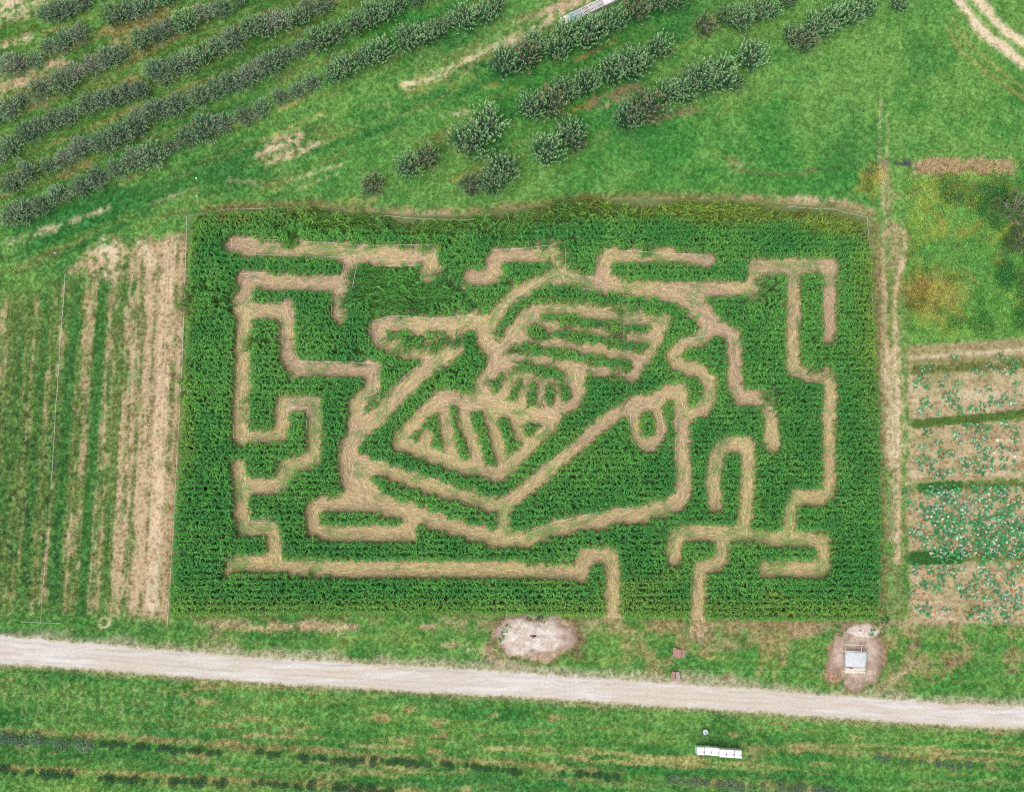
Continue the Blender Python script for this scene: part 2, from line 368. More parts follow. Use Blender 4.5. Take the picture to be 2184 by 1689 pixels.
    # --- bare earth round the field
    for pts, w, a, c in (([(200,560),(245,545)],40,.9,SOIL),([(232,530),(238,580)],26,.9,PALE),([(305,525),(310,560)],22,.8,PALE),([(150,580),(200,565)],14,.7,SOIL),
                         ([(85,492),(160,470),(230,445)],7,.7,PALE),([(20,515),(120,490)],8,.6,PALE),([(330,432),(420,400)],6,.5,PALE),
                         ([(555,325),(640,290)],16,.95,SOIL),([(590,335),(690,305)],9,.85,PALE),([(570,350),(660,320)],7,.8,SOIL),([(530,340),(620,300)],5,.6,PALE),([(600,392),(730,350)],4,.6,PALE),([(640,400),(720,372)],4,.6,PALE),
                         ([(490,385),(560,392)],6,.6,PALE),([(300,330),(480,275),(640,215)],6,.6,DRY*1.3),([(560,300),(700,235)],5,.55,DRY*1.3),
                         ([(859,185),(960,151),(1027,114),(1095,87)],12,.9,PALE),([(880,190),(1000,140),(1095,95)],34,.35,DRY*1.3),([(900,140),(1090,60),(1200,10)],40,.35,(.22,.30,.11)),([(1095,87),(1162,50),(1195,20),(1250,-5)],16,.8,PALE),([(1111,44),(1162,27),(1230,-10)],9,.9,SOIL*.9),([(1180,35),(1300,-25)],16,.8,SOIL),
                         ([(940,250),(1000,238)],5,.7,PALE),([(780,225),(830,222)],6,.4,PALE),
                         ([(-20,193),(70,166),(135,145)],30,.95,SOIL*.92),([(250,95),(300,78)],14,.6,SOIL*.8),([(-10,102),(60,80)],10,.7,PALE),([(0,12),(90,-5)],34,.9,PALE),([(330,55),(420,15)],10,.6,SOIL*.8),([(-20,245),(110,205)],26,.45,SOIL*.8),([(130,380),(190,350)],8,.6,RED*1.3),([(300,300),(420,262)],7,.4,RED*1.3),
                         ([(1229,131),(1316,87)],6,.9,RED),([(1256,222),(1363,181)],13,.95,BROWN*1.1),([(1280,232),(1340,205)],7,.9,SOIL*.75),([(1400,256),(1490,232)],12,.85,BROWN),([(1030,190),(1060,181)],6,.8,ORNG),([(1190,248),(1256,222)],7,.7,ORNG*.8),([(965,384),(1040,345)],6,.9,ORNG),([(1020,372),(1060,340)],5,.6,ORNG),([(970,330),(1010,320)],5,.5,ORNG),
                         ([(725,432),(800,428)],7,.8,DRY*1.2),([(790,452),(900,458),(1000,456)],15,.95,SOIL*.8),([(1000,456),(1080,440)],10,.8,BROWN*1.3),([(1560,424),(1700,428),(1800,436),(1860,455)],12,.95,SOIL*.8),([(1700,425),(1800,432)],10,.8,PALE*.9),([(430,440),(560,436)],8,.5,DRY),
                         ([(1544,329),(1552,348),(1568,363),(1651,373),(1752,363)],5,.7,BROWN*.8),([(1560,345),(1580,350)],12,.5,SOIL),([(1867,346),(1947,348)],9,.95,(.05,.05,.055)),([(1752,363),(1830,352)],6,.5,(.05,.08,.04)),([(1853,380),(1880,360),(1860,400)],26,.6,ORNG*.9),([(1820,405),(1830,405)],10,.6,ORNG),([(1900,420),(1980,410)],10,.3,SOIL),([(1960,357),(2155,358)],22,.85,(.52,.43,.27))):
        mix(band(pts, w*1.15, w*.55 + 2.5, .95, int(pts[0][0]) % 97 + 100, .9) * a * sstep(.22, .55, fbm(xr/1.5, yr, .5, 3, 44)), c, a)
    # --- two wheel tracks and the turning loop to the right of the maze
    for pts, w, a, c in (([(1878,215),(1876,300),(1874,345),(1880,400),(1890,480)],4,.5,PALE),([(1893,240),(1892,345),(1897,400)],4,.4,PALE),([(1884,345),(1890,440)],22,.45,SOIL),
                         ([(1908,500),(1900,600),(1898,700),(1905,800),(1908,900),(1910,1050),(1912,1180),(1912,1320)],50,.55,(.27,.27,.12)),
                         ([(1905,478),(1930,500),(1932,540),(1916,590),(1908,650),(1912,760),(1916,860),(1915,1000),(1917,1090),(1914,1200)],9,.95,SOIL),([(1905,478),(1884,505),(1882,560),(1886,640),(1890,720),(1896,800),(1893,900),(1899,1000)],8,.9,SOIL*.9),
                         ([(1905,485),(1915,520),(1905,570)],22,.6,SOIL*.8),([(1874,480),(1876,700),(1884,850)],8,.6,BROWN*1.4),([(1880,700),(1888,820),(1884,950)],14,.5,SOIL*.8),([(1898,760),(1905,860),(1906,960)],36,.65,PALE),([(1905,960),(1908,1150)],20,.45,PALE*.9)):
        mix(band(pts, w, w*.4 + 1.5, .7, int(pts[0][1]) % 89 + 200, 1.0) * a, c, a*.8)
    for pts, w, a, c in (([(2030,-40),(2051,7),(2088,60),(2125,91),(2184,134),(2300,230)],21,1.,PALE),([(2060,-40),(2082,0),(2119,40),(2156,74),(2184,91),(2300,180)],19,1.,PALE),([(2045,-40),(2066,3),(2103,50),(2140,82),(2184,112)],10,.6,G2),
                         ([(2020,60),(2050,110),(2110,160),(2184,210)],9,.5,DRY),([(2030,40),(2070,100),(2184,190)],8,.4,DRY)):
        mix(band(pts, w, w*.3 + 2, .45, int(pts[0][0]) % 83 + 300, 1.3) * a, c, a*.9)
    mix(sstep(60, 0, dist_poly(u, v, [(1500,250),(1760,120),(1900,60)])) * sstep(.5, .62, fbm(xr/8, yr, 1.5, 3, 41)) * .5, G2*1.1)
    # --- wild meadow on the right
    M = sstep(-25, 45, u - 1945 - 70*(n_mid-.5)) * sstep(340, 430, v + (n_mid-.5)*60) * sstep(745, 670, v + (u - 1945) * .06 + (n_mid-.5)*60)
    mn = fbm(x, y, 3.5, 4, 51)
    mix(M * .8, (.10,.27,.065)); mix(M * sstep(.40, .62, mn), (.24,.34,.075)); mix(M * sstep(.56, .68, fbm(x, y, 3, 4, 52)) * .7, (.035,.175,.06))
    mix(M * sstep(.60, .72, fbm(x, y, 2.5, 4, 53)) * .45, (.26,.22,.06))
    mix(sstep(75, 20, np.hypot((u - 1990)/1.5, (v - 615)) + (n_mid-.5)*90) * .55, (.26,.21,.075)); mix(sstep(30, 5, np.hypot((u-1965), (v-610))) * .4, (.10,.07,.045))
    mix(sstep(40, 10, np.hypot((u - 1960)/1.4, (v - 595)) + (n_mid-.5)*60) * .3, ORNG)
    # --- pumpkin patch soil
    Pm = sstep(-6, 6, u - 1938 + (n_mid-.5)*26) * sstep(-5, 5, v - 738 - (u-1945)*-.07) * sstep(1336, 1322, v + (n_fin-.5)*14)
    rowp = fbm(xh/10, yh, .55, 3, 55)
    mix(Pm * .95, (.37,.295,.175), .9); mix(Pm * sstep(.45,.62,rowp) * .5, PALE*.92); mix(Pm * sstep(.5,.62,fbm(x,y,2.4,4,56)) * sstep(.40,.55,rowp+.05) * .55, (.21,.22,.08)); mix(Pm * sstep(.55,.68,fbm(xh/6,yh,.7,3,57)) * .45, BROWN*1.15)
    mix(Pm * sstep(850, 760, v) * .55, (.22,.20,.08))
    for (va, vb, hh, a, ua, ub, c) in ((763,738,7,.8,1945,2300,PALE*.9),(772,760,9,.7,1945,2300,(.15,.17,.05)),(793,773,12,.75,1945,2300,(.14,.165,.045)),(903,880,17,.8,1945,2300,(.14,.235,.06)),(1036,1026,20,.75,1950,2300,(.17,.26,.075)),(1192,1184,22,.75,1943,2300,(.19,.26,.085)),(1040,1036,14,.8,1960,2045,(.07,.21,.05)),(1190,1187,26,.9,1943,2050,(.06,.18,.045))):
        mix(band([(ua, va), (ub, vb)], hh, 6, .5, 400+int(va), 1.2) * a, c, .0)
    # --- verge, earth round the heaps
    V = sstep(1318, 1326, v) * sstep(1480, 1440, v) * sstep(330, 420, u)
    mix(V * sstep(1365, 1325, v + (n_mid-.5)*40) * sstep(.35, .6, n_mid) * .75, SOIL*.75, .6)
    mix(V * sstep(.60, .75, n_p) * .45, SOIL*.7, .3); mix(V * sstep(.5,.62, fbm(x, y, 2.2, 4, 58)) * sstep(1250,1400,u) * .7, (.30,.25,.12), .4)
    for pts, w, a, c in (([(650,1335),(760,1338)],14,.8,SOIL),([(900,1338),(925,1336)],9,.9,SOIL*.8),([(945,1375),(1000,1372)],10,.7,SOIL*.8),([(470,1333),(560,1340),(660,1330)],14,.8,SOIL),
                         ([(1488,1325),(1488,1350)],26,.8,SOIL*.9),([(1308,1318),(1308,1330)],28,.7,SOIL*.9),([(1490,1350),(1560,1380)],30,.45,SOIL*.8),([(1690,1350),(1740,1340)],20,.7,SOIL*.85),([(1560,1325),(1750,1335)],10,.7,SOIL*.7),
                         ([(1935,1345),(1955,1365),(1945,1375)],22,.75,BROWN*1.4),([(2020,1415),(2048,1402)],8,.9,BROWN),([(2145,1432),(2200,1430)],8,.7,BROWN),([(1870,1470),(1905,1450),(1940,1410)],26,.6,SOIL*.8),([(1900,1450),(1940,1425)],9,.6,PALE),([(1922,1488),(1922,1470)],8,.8,BROWN),
                         ([(1040,1385),(1050,1405),(1100,1420)],22,.8,SOIL*.8),([(990,1388),(1040,1380)],5,.6,PALE),([(1225,1345),(1235,1380)],34,.75,BROWN),([(1045,1370),(1046,1398)],14,.7,BROWN)):
        mix(band(pts, w, w*.4+1.5, .8, int(pts[0][0]) % 91 + 500, .9) * a, c, a*.7)
    el = np.hypot((u - 1140)/1.55, v - 1358) + (n_mid-.5)*55; mix(sstep(62, 50, el), SOIL*.85, .9); mix(sstep(70, 60, el)*sstep(50,62,el)*.5, BROWN)
    el2 = np.hypot((u - 1826)/1.1, (v - 1398)/1.15) + (n_mid-.5)*75; mix(sstep(66, 48, el2), BROWN*1.55, .9)
    # gravel worked into the verge along the road
    dt = v - np.interp(u, rtx, rty); db = v - np.interp(u, rbx, rby)
    mix(sstep(-22, 2, dt + (n_mid-.5)*38) * (db < 0) * .75, (.38,.35,.25), .6); mix(sstep(16, 0, db + (n_mid-.5)*18) * (dt > 20) * .6, (.34,.30,.17), .4)
    ring = np.abs(np.hypot(u - 223, v - 1328) - 10); mix(sstep(4, 1.5, ring) * .8, PALE, .6)
    # --- soil under the corn
    f = field_d(x, y, 0.0); mix(sstep(8, -2, f), (.13,.16,.06), .9)
    mix(sstep(26, 6, f + (n_mid-.5)*22) * (f > 0) * sstep(.4,.6,n_mid+.1) * .6, (.27,.20,.10), .3)
    C *= (0.86 + .28 * n_fin)[:, None]
    return np.clip(C, .004, .8), bare

def axis(lo, hi, step, far):
    core = np.arange(lo, hi + step/2, step); out = []; d = step
    p = hi
    while p < far: d *= 1.5; p += d; out.append(p)
    lo_out = []; d = step; p = lo
    while p > -far: d *= 1.5; p -= d; lo_out.append(p)
    return np.array(lo_out[::-1] + list(core) + out)
gx = axis(-74, 74, .22, 1800); gy = axis(-56, 62, .22, 1800)
GX, GY = np.meshgrid(gx, gy); nx, ny = len(gx), len(gy)
gc, gb = ground_color(GX.ravel(), GY.ravel())
def grid_mesh(name, X, Y, Z, keep=None):
    h, w = X.shape; me = bpy.data.meshes.new(name)
    co = np.stack([X, Y, Z], -1).reshape(-1, 3).astype(np.float32)
    i = (np.arange(h-1)[:, None] * w + np.arange(w-1)[None]); F = np.stack([i, i+1, i+w+1, i+w], -1).reshape(-1, 4)
    if keep is not None:
        F = F[keep.ravel()]; used = np.unique(F); rm = np.full(len(co), -1); rm[used] = np.arange(len(used)); co = co[used]; F = rm[F]
    else: used = np.arange(len(co))
    me.vertices.add(len(co)); me.vertices.foreach_set('co', co.ravel())
    me.loops.add(F.size); me.loops.foreach_set('vertex_index', F.ravel().astype(np.int32))
    me.polygons.add(len(F)); me.polygons.foreach_set('loop_start', (np.arange(len(F))*4).astype(np.int32))
    me.polygons.foreach_set('use_smooth', np.ones(len(F), bool))
    me.update(); me.validate(); return me, used
def vcol(me, name, col):
    a = me.color_attributes.new(name, 'FLOAT_COLOR', 'POINT'); c = np.ones((len(col), 4), np.float32); c[:, :3] = col; a.data.foreach_set('color', c.ravel())
def earthmat(name, src='tone', fine=26.0, rough=.95, amp=.35, bump=.5):
    m, nt, b = nodes(name)
    at = N(nt, 'ShaderNodeAttribute', attribute_name=src, attribute_type='GEOMETRY')
    tc = N(nt, 'ShaderNodeNewGeometry')
    n1 = N(nt, 'ShaderNodeTexNoise', Scale=fine*.12, Detail=8.0, Roughness=.75); nt.links.new(tc.outputs['Position'], n1.inputs['Vector'])
    n2 = N(nt, 'ShaderNodeTexVoronoi', Scale=fine*.2); nt.links.new(tc.outputs['Position'], n2.inputs['Vector'])
    f = ramp(nt, n1.outputs[0], [(.3, 1-amp), (.7, 1+amp)])
    c = mixrgb(nt, at.outputs['Color'], f, 1.0, 'MULTIPLY')
    nt.links.new(c, b.inputs['Base Color']); b.inputs['Roughness'].default_value = rough; b.inputs['Specular IOR Level'].default_value = .15
    bp = N(nt, 'ShaderNodeBump', Strength=bump, Distance=.06); nt.links.new(n1.outputs[0], bp.inputs['Height']); nt.links.new(bp.outputs[0], b.inputs['Normal'])
    return m
GM = earthmat('turf_and_soil')
me, _ = grid_mesh('ground', GX, GY, np.zeros_like(GX)); vcol(me, 'tone', gc); me.materials.append(GM)
tag(link('ground', me), 'grass and bare soil of the farm', 'ground', kind='structure')

# gravel road
cols = np.arange(-400, 2600, 4.0); rows = np.linspace(0, 1, 22)
tv = np.interp(cols, rtx, rty); bv = np.interp(cols, rbx, rby)
px_, py_ = P(cols, (tv+bv)/2)
tv = tv + (fbm(px_, py_, 1.0, 4, 71) - .5) * 13; bv = bv + (fbm(px_, py_, .8, 4, 72) - .5) * 7
UU = np.repeat(cols[None], 22, 0); VV = tv[None] * (1-rows[:, None]) + bv[None] * rows[:, None]
RX, RY = P(UU, VV); crown = .012 + .035 * np.sin(np.pi * rows)[:, None] * np.ones_like(RX)
me, _ = grid_mesh('gravel_road', RX[::-1], RY[::-1], crown[::-1])
fr = np.repeat(rows[::-1][:, None], len(cols), 1).ravel(); rx, ry = RX[::-1].ravel(), RY[::-1].ravel()
along = rx*c5 if False else rx
lane = .55*np.exp(-((fr-.33)/.1)**2) + .5*np.exp(-((fr-.72)/.1)**2)
rc = np.array((.47,.43,.39)) * np.ones((len(rx), 1)); nzr = fbm(rx/9, ry, .35, 4, 73)
rc += (np.array((.55,.525,.50)) - rc) * np.clip((nzr-.35)*2.2 + .3*lane, 0, 1)[:, None]
rc += (np.array((.47,.41,.34)) - rc) * (sstep(.50,.66, fbm(rx/10, ry, .8, 3, 74)) * .7)[:, None]
for f0, wd, am in ((.22,.035,.30),(.42,.03,.22),(.62,.035,.28),(.80,.03,.2)): rc *= (1 - am*.6*np.exp(-((fr - f0 - (fbm(rx/14, ry*0, 1.0, 3, int(f0*100)) - .5)*.12)/wd)**2)*sstep(.3,.6,fbm(rx/6, ry, .5, 3, 76)))[:, None]
ed = np.minimum(fr, 1-fr); rc += (np.array((.36,.34,.22)) - rc) * (sstep(.16, 0, ed + (fbm(rx, ry, .7, 3, 78)-.5)*.16) * .85)[:, None]
vcol(me, 'tone', rc); me.materials.append(earthmat('gravel', fine=60, amp=.2, bump=.5))
tag(link('gravel_road', me), 'pale gravel road crossing below the maze', 'road', kind='structure')

# trampled maze paths: floor cells under the cut aisles
sx = np.arange(-46, 48, .3); sy = np.arange(-30, 30, .3); SX, SY = np.meshgrid(sx, sy)
cxm, cym = (SX[:-1,:-1]+SX[1:,1:])/2, (SY[:-1,:-1]+SY[1:,1:])/2
keep = (path_d(cxm.ravel(), cym.ravel(), .6) < 12) & (field_d(cxm.ravel(), cym.ravel(), .2) < 4)
me, used = grid_mesh('maze_path', SX, SY, np.full_like(SX, .015) + .02*(fbm(SX.ravel(), SY.ravel(), .7, 3, 81).reshape(SX.shape)), keep)
mx_, my_ = SX.ravel()[used], SY.ravel()[used]
n1 = fbm(mx_, my_, 4, 4, 82); n2 = fbm(mx_, my_, .8, 3, 83)
pc_ = np.array((.48,.37,.22)) + (np.array((.56,.44,.30)) - np.array((.48,.37,.22))) * sstep(.35,.65,n1)[:, None]
pc_ += (np.array((.36,.36,.15)) - pc_) * (sstep(.55,.75,n2) * .4)[:, None]
vcol(me, 'tone', pc_); me.materials.append(earthmat('trampled_straw_earth', amp=.3))
tag(link('maze_path', me), 'trampled straw covered path of the maze', 'path', kind='structure')

# ------------------------------------------------------------------ grass
def blade(mb, base, ang, L, w, lean, col):
    ca, sa = math.cos(ang), math.sin(ang); b = Vector(base)
    t = b + Vector((ca*L*lean, sa*L*lean, L*math.sqrt(max(.02, 1-lean*lean)))); s = Vector((-sa, ca, 0))*w/2
    m = (b+t)/2 + Vector((0,0,L*.12))
    mb.quad(b-s, b+s, m+s*.9, m-s*.9, col); mb.tri(m-s*.9, m+s*.9, t, col)
def tuft(seed, n, L, spread, w):
    rr = random.Random(seed); mb = MB()
    for k in range(n):
        g = rr.uniform(.72, 1.3); yl = rr.uniform(.88, 1.2)
        a, q = rr.uniform(0, 6.283), spread*math.sqrt(rr.random())
        blade(mb, (q*math.cos(a), q*math.sin(a), 0), rr.uniform(0, 6.283), L*rr.uniform(.6, 1.3), w, rr.uniform(.3, .85), (g*yl, g, g*.9))
    return mb
GLM = leafmat('grass_blade', obj_var=.12, inst=True, trans=.25, rough=.6)
tufts = [tuft(k, 13, .15, .17, .035).mesh('grass_tuft', GLM) for k in range(6)]
n = 330000
px, py = rng.uniform(-70, 70, n), rng.uniform(-53, 59, n)
u, v = U(px, py); ok = (u > -40) & (u < 2224) & (v > -40) & (v < 1730)
ok &= (field_d(px, py, 0) > 3); dt = v - np.interp(u, rtx, rty); db = v - np.interp(u, rbx, rby); ok &= (dt < 4) | (db > -3)
px, py, u, v = px[ok], py[ok], u[ok], v[ok]
c, b = ground_color(px, py); ok = rng.random(len(px)) > b * .93
px, py, c, u, v = px[ok], py[ok], c[ok], u[ok], v[ok]
wild = sstep(1925, 1945, u) * sstep(350, 400, v) * sstep(730, 700, v)
h = rng.uniform(.6, 1.25, len(px)) * (1 + .5 * wild)
n = len(px); z = np.zeros(n)
scatter('grass', np.stack([px, py, z], -1), np.stack([z, z, rng.uniform(0, 6.28, n)], -1), np.stack([h*.5+.55]*2 + [h], -1), rng.integers(0, 6, n),
        c * rng.uniform(.92, 1.22, (n, 1)), tufts, 'short mown grass over the farm ground', 'grass')

# ------------------------------------------------------------------ corn
def corn(seed):
    rr = random.Random(seed); mb = MB(); H = rr.uniform(1.9, 2.3)
    mb.tube([(0,0,0),(0.01,0,H*.5),(rr.uniform(-.04,.04),rr.uniform(-.04,.04),H)], [.017,.014,.006], 5, (.8,1,.6))
    a = rr.uniform(0, 6.283); nl = 13
    for k in range(nl):
        z0 = H*(.22 + .74*k/(nl-1)); a += math.pi + rr.uniform(-.55, .55)
        L = rr.uniform(.62,.92) * (1.0 - .45*max(0, (k-8)/4)); w = rr.uniform(.075,.105)
        up = rr.uniform(.5, .95) + .35*max(0, (k-7)/5)
        ca, sa = math.cos(a), math.sin(a); s = Vector((-sa, ca, 0)); prev = None
        g = rr.uniform(.7, 1.25) * (.9 + .3*k/nl); yl = rr.uniform(.85, 1.25); col = (g*yl, g, g*.85)
        twist = rr.uniform(-.5,.5)
        for j in range(6):
            t = j/5; x = L*(t - .12*t*t)*.95; zz = z0 + L*(up*t - (up*.75+.55)*t*t)
            ww = w*(.55+1.2*t-.4*t*t if t < .5 else 1.7*(1-t)*1.22+.02)*.5
            c0 = Vector((ca*x, sa*x, zz)); sd_ = (s*math.cos(twist*t) + Vector((0,0,1))*math.sin(twist*t))*ww
            cur = (c0-sd_, c0+sd_)
            if prev: mb.quad(prev[0], prev[1], cur[1], cur[0], col)
            prev = cur
    for k in range(5):
        a = rr.uniform(0, 6.283); q = rr.uniform(.06,.16); p = Vector((0,0,H)); e = p + Vector((math.cos(a)*q, math.sin(a)*q, .22)); s = Vector((-math.sin(a), math.cos(a), 0))*.012
        mb.quad(p-s, p+s, e+s, e-s, (1.9,1.5,.9))
    return mb
CM = leafmat('corn_leaf', obj_var=.2, inst=True, trans=.3, rough=.48, spec=.35)
CM1 = leafmat('corn_leaf_front', obj_var=.2, tint=(.12,.31,.07), trans=.3, rough=.48, spec=.35)
corns = [corn(100+k).mesh('corn_plant', CM) for k in range(10)]
ry_ = np.arange(-30, 30, .74); rxs = np.arange(-46, 48, .185)
X, Y = np.meshgrid(rxs, ry_); X = X.ravel() + rng.uniform(-.07, .07, X.size); Y = Y.ravel() + rng.uniform(-.06, .06, Y.size)
pdv, fdv = path_d(X, Y, 1.0), field_d(X, Y, 1.0); cu_, cv_ = U(X, Y, 1.0)
dens = fbm(X, Y, 2.2, 3, 91)
ok = (pdv > np.where(((cu_-1230)/225)**2 + ((cv_-790)/190)**2 < 1, 1.6, 4.0)) & (fdv < -3) & (rng.random(len(X)) < .985 - .15*sstep(.66,.78,dens))
cu, cv = U(X, Y, 1.0); ok &= np.hypot((cu-481)/1.6, cv-1232) > 9
X, Y, cu, cv, pdv = X[ok], Y[ok], cu[ok], cv[ok], pdv[ok]
n = len(X); rot = np.zeros((n, 3)); rot[:, 2] = rng.uniform(0, 6.28, n); rot[:, 0] = rng.normal(0, .06, n); rot[:, 1] = rng.normal(0, .06, n)
# stalks blown over: the back strip and the pocket left of the middle
top = np.interp(cu, [a for a, b_ in FIELD[:15]], [b_ for a, b_ in FIELD[:15]])
ln = fbm(X, Y, 5, 3, 93)
lodge = sstep(62, 30, cv - top + (ln-.5)*70) * sstep(560, 700, cu)
lodge = np.maximum(lodge, sstep(1.15, .7, np.hypot((cu-865)/135, (cv-615)/75) + (ln-.5)*.8))
lodge = np.maximum(lodge, sstep(.62, .72, fbm(X, Y, 4, 3, 95)) * sstep(900, 700, cv) * sstep(1500, 1100, cu))
lodge = np.maximum(lodge, sstep(.68, .76, fbm(X, Y, 3, 3, 96)) * sstep(1000, 800, cv) * .6)
L_ = rng.random(n) < lodge * .95
dirn = R(205) + (fbm(X, Y, 6, 2, 94) - .5) * 2.6 + rng.normal(0, .22, n)
til = rng.uniform(.95, 1.35, n)
for i in np.nonzero(L_)[0]:
    e = (Matrix.Rotation(dirn[i], 3, 'Z') @ Matrix.Rotation(til[i], 3, 'Y') @ Matrix.Rotation(rot[i, 2], 3, 'Z')).to_euler(); rot[i] = e
cn = fbm(X, Y, 7, 3, 97); cn2 = fbm(X, Y, 1.6, 3, 98)
tint = np.array((.060,.265,.072)) + (np.array((.110,.335,.088)) - np.array((.060,.265,.072))) * sstep(.35,.65, cn*.6+cn2*.4)[:, None]
yel = sstep(70, 20, cv - top + (ln-.5)*60) * sstep(1050, 1450, cu); yel = np.maximum(yel*.85, sstep(1790, 1870, cu + (ln-.5)*70) * sstep(1100, 620, cv) * .7)
yel = np.maximum(yel, sstep(60, 10, cv - top + (ln-.5)*50) * .35); yel = np.maximum(yel, sstep(430, 390, cu + (ln-.5)*50) * sstep(1100, 900, cv) * .5)
yel = np.maximum(yel, sstep(1265, 1300, cv) * .4 + sstep(9, 3, pdv) * .35); yel = np.maximum(yel, .5*sstep(.5,.62,fbm(X, Y, 6, 3, 89))*sstep(1150,1280,cv)*sstep(1250,1350,cu))
tint += (np.array((.24,.35,.075)) - tint) * np.clip(yel, 0, 1)[:, None]
brn = sstep(.64,.76, fbm(X, Y, 2.5, 3, 99)) * sstep(40, 10, cv - top) * .6; tint += (np.array((.22,.16,.05)) - tint) * brn[:, None]
s = rng.uniform(.90, 1.08, n) * (1 - .08*sstep(9, 3, pdv))
scatter('corn_field', np.stack([X, Y, np.zeros(n)], -1), rot, np.stack([s, s, s], -1), rng.integers(0, 10, n), tint, corns, 'dense green corn filling the maze between the paths', 'corn')
# front row, plant by plant
fm = [corn(300+k).mesh('corn_plant', CM1) for k in range(6)]
spots = [w for w in np.linspace(366, 1866, 318)]
for w in spots:
    vb = np.interp(w, [362,700,1000,1300,1600,1868], [1308,1304,1304,1310,1319,1318]) - 1
    if abs(w-1308) < 16 or abs(w-1488) < 15: continue
    p = P3(w, vb, 1.0); o = link('corn_plant', random.choice(fm), None, (p.x + random.uniform(-.06,.06), p.y + random.uniform(-.12,.12), 0), random.uniform(0, 6.28), random.uniform(.85, 1.05))
    tag(o, 'leafy green corn plant in the front row, facing the road', 'corn plant', 'corn plants of the front row')

# straw on the paths: flattened stalks and leaves
def straw(seed, green=0):
    rr = random.Random(seed); mb = MB()
    for k in range(12):
        a = rr.gauss(0, .35) if k < 9 else rr.uniform(0, 3.14); L = rr.uniform(.5, 1.35); w = rr.uniform(.02, .06)
        c = Vector((rr.uniform(-.35,.35), rr.uniform(-.3,.3), rr.uniform(.02,.10))); d = Vector((math.cos(a), math.sin(a), rr.uniform(-.06,.10)))*L/2; s_ = Vector((-math.sin(a), math.cos(a), rr.uniform(-.3,.3)))*w/2
        g = rr.uniform(.66, 1.28); col = (g, g*.97, g*rr.uniform(.85,1.05)) if rr.random() > green else (g*.42, g*.78, g*.42)
        mb.quad(c-d-s_, c-d+s_, c+d*.2+s_+Vector((0,0,.02)), c+d*.2-s_+Vector((0,0,.02)), col); mb.quad(c+d*.2-s_+Vector((0,0,.02)), c+d*.2+s_+Vector((0,0,.02)), c+d+s_*.3, c+d-s_*.3, col)
    return mb
SM = leafmat('straw', obj_var=.1, inst=True, trans=.1, rough=.7)
straws = [straw(k).mesh('straw', SM) for k in range(5)] + [straw(20+k, .45).mesh('straw', SM) for k in range(3)]
n = 150000
X, Y = rng.uniform(-46, 47, n), rng.uniform(-30, 30, n); d = path_d(X, Y, .3); f = field_d(X, Y, .2)
ok = (d < 5) & (f < 2) & (rng.random(n) < .45 + .55*sstep(-10, 0, d)); X, Y, d = X[ok], Y[ok], d[ok]
u, v = U(X, Y, .3); gxx = look(np.gradient(pd, axis=1), u, v, 0); gyy = look(np.gradient(pd, axis=0), u, v, 0)
ang = np.arctan2(-gyy, gxx) + math.pi/2 + rng.normal(0, .25, len(X))
gm = sstep(.55, .68, fbm(X, Y, 2.4, 3, 84)); idx = np.where(rng.random(len(X)) < gm*.75 + .06, rng.integers(5, 8, len(X)), rng.integers(0, 5, len(X)))
tn = fbm(X, Y, 5, 3, 85)
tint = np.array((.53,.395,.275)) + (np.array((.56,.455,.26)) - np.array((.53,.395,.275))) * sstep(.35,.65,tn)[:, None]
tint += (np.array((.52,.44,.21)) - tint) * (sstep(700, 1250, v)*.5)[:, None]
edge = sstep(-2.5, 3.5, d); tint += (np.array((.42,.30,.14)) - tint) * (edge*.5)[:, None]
n = len(X); z = np.zeros(n); s = rng.uniform(.7, 1.15, n)
scatter('straw_litter', np.stack([X, Y, z+.02], -1), np.stack([z, z, ang], -1), np.stack([s, s, s], -1), idx, tint, straws, 'flattened straw and corn leaves littering the maze paths', 'straw')


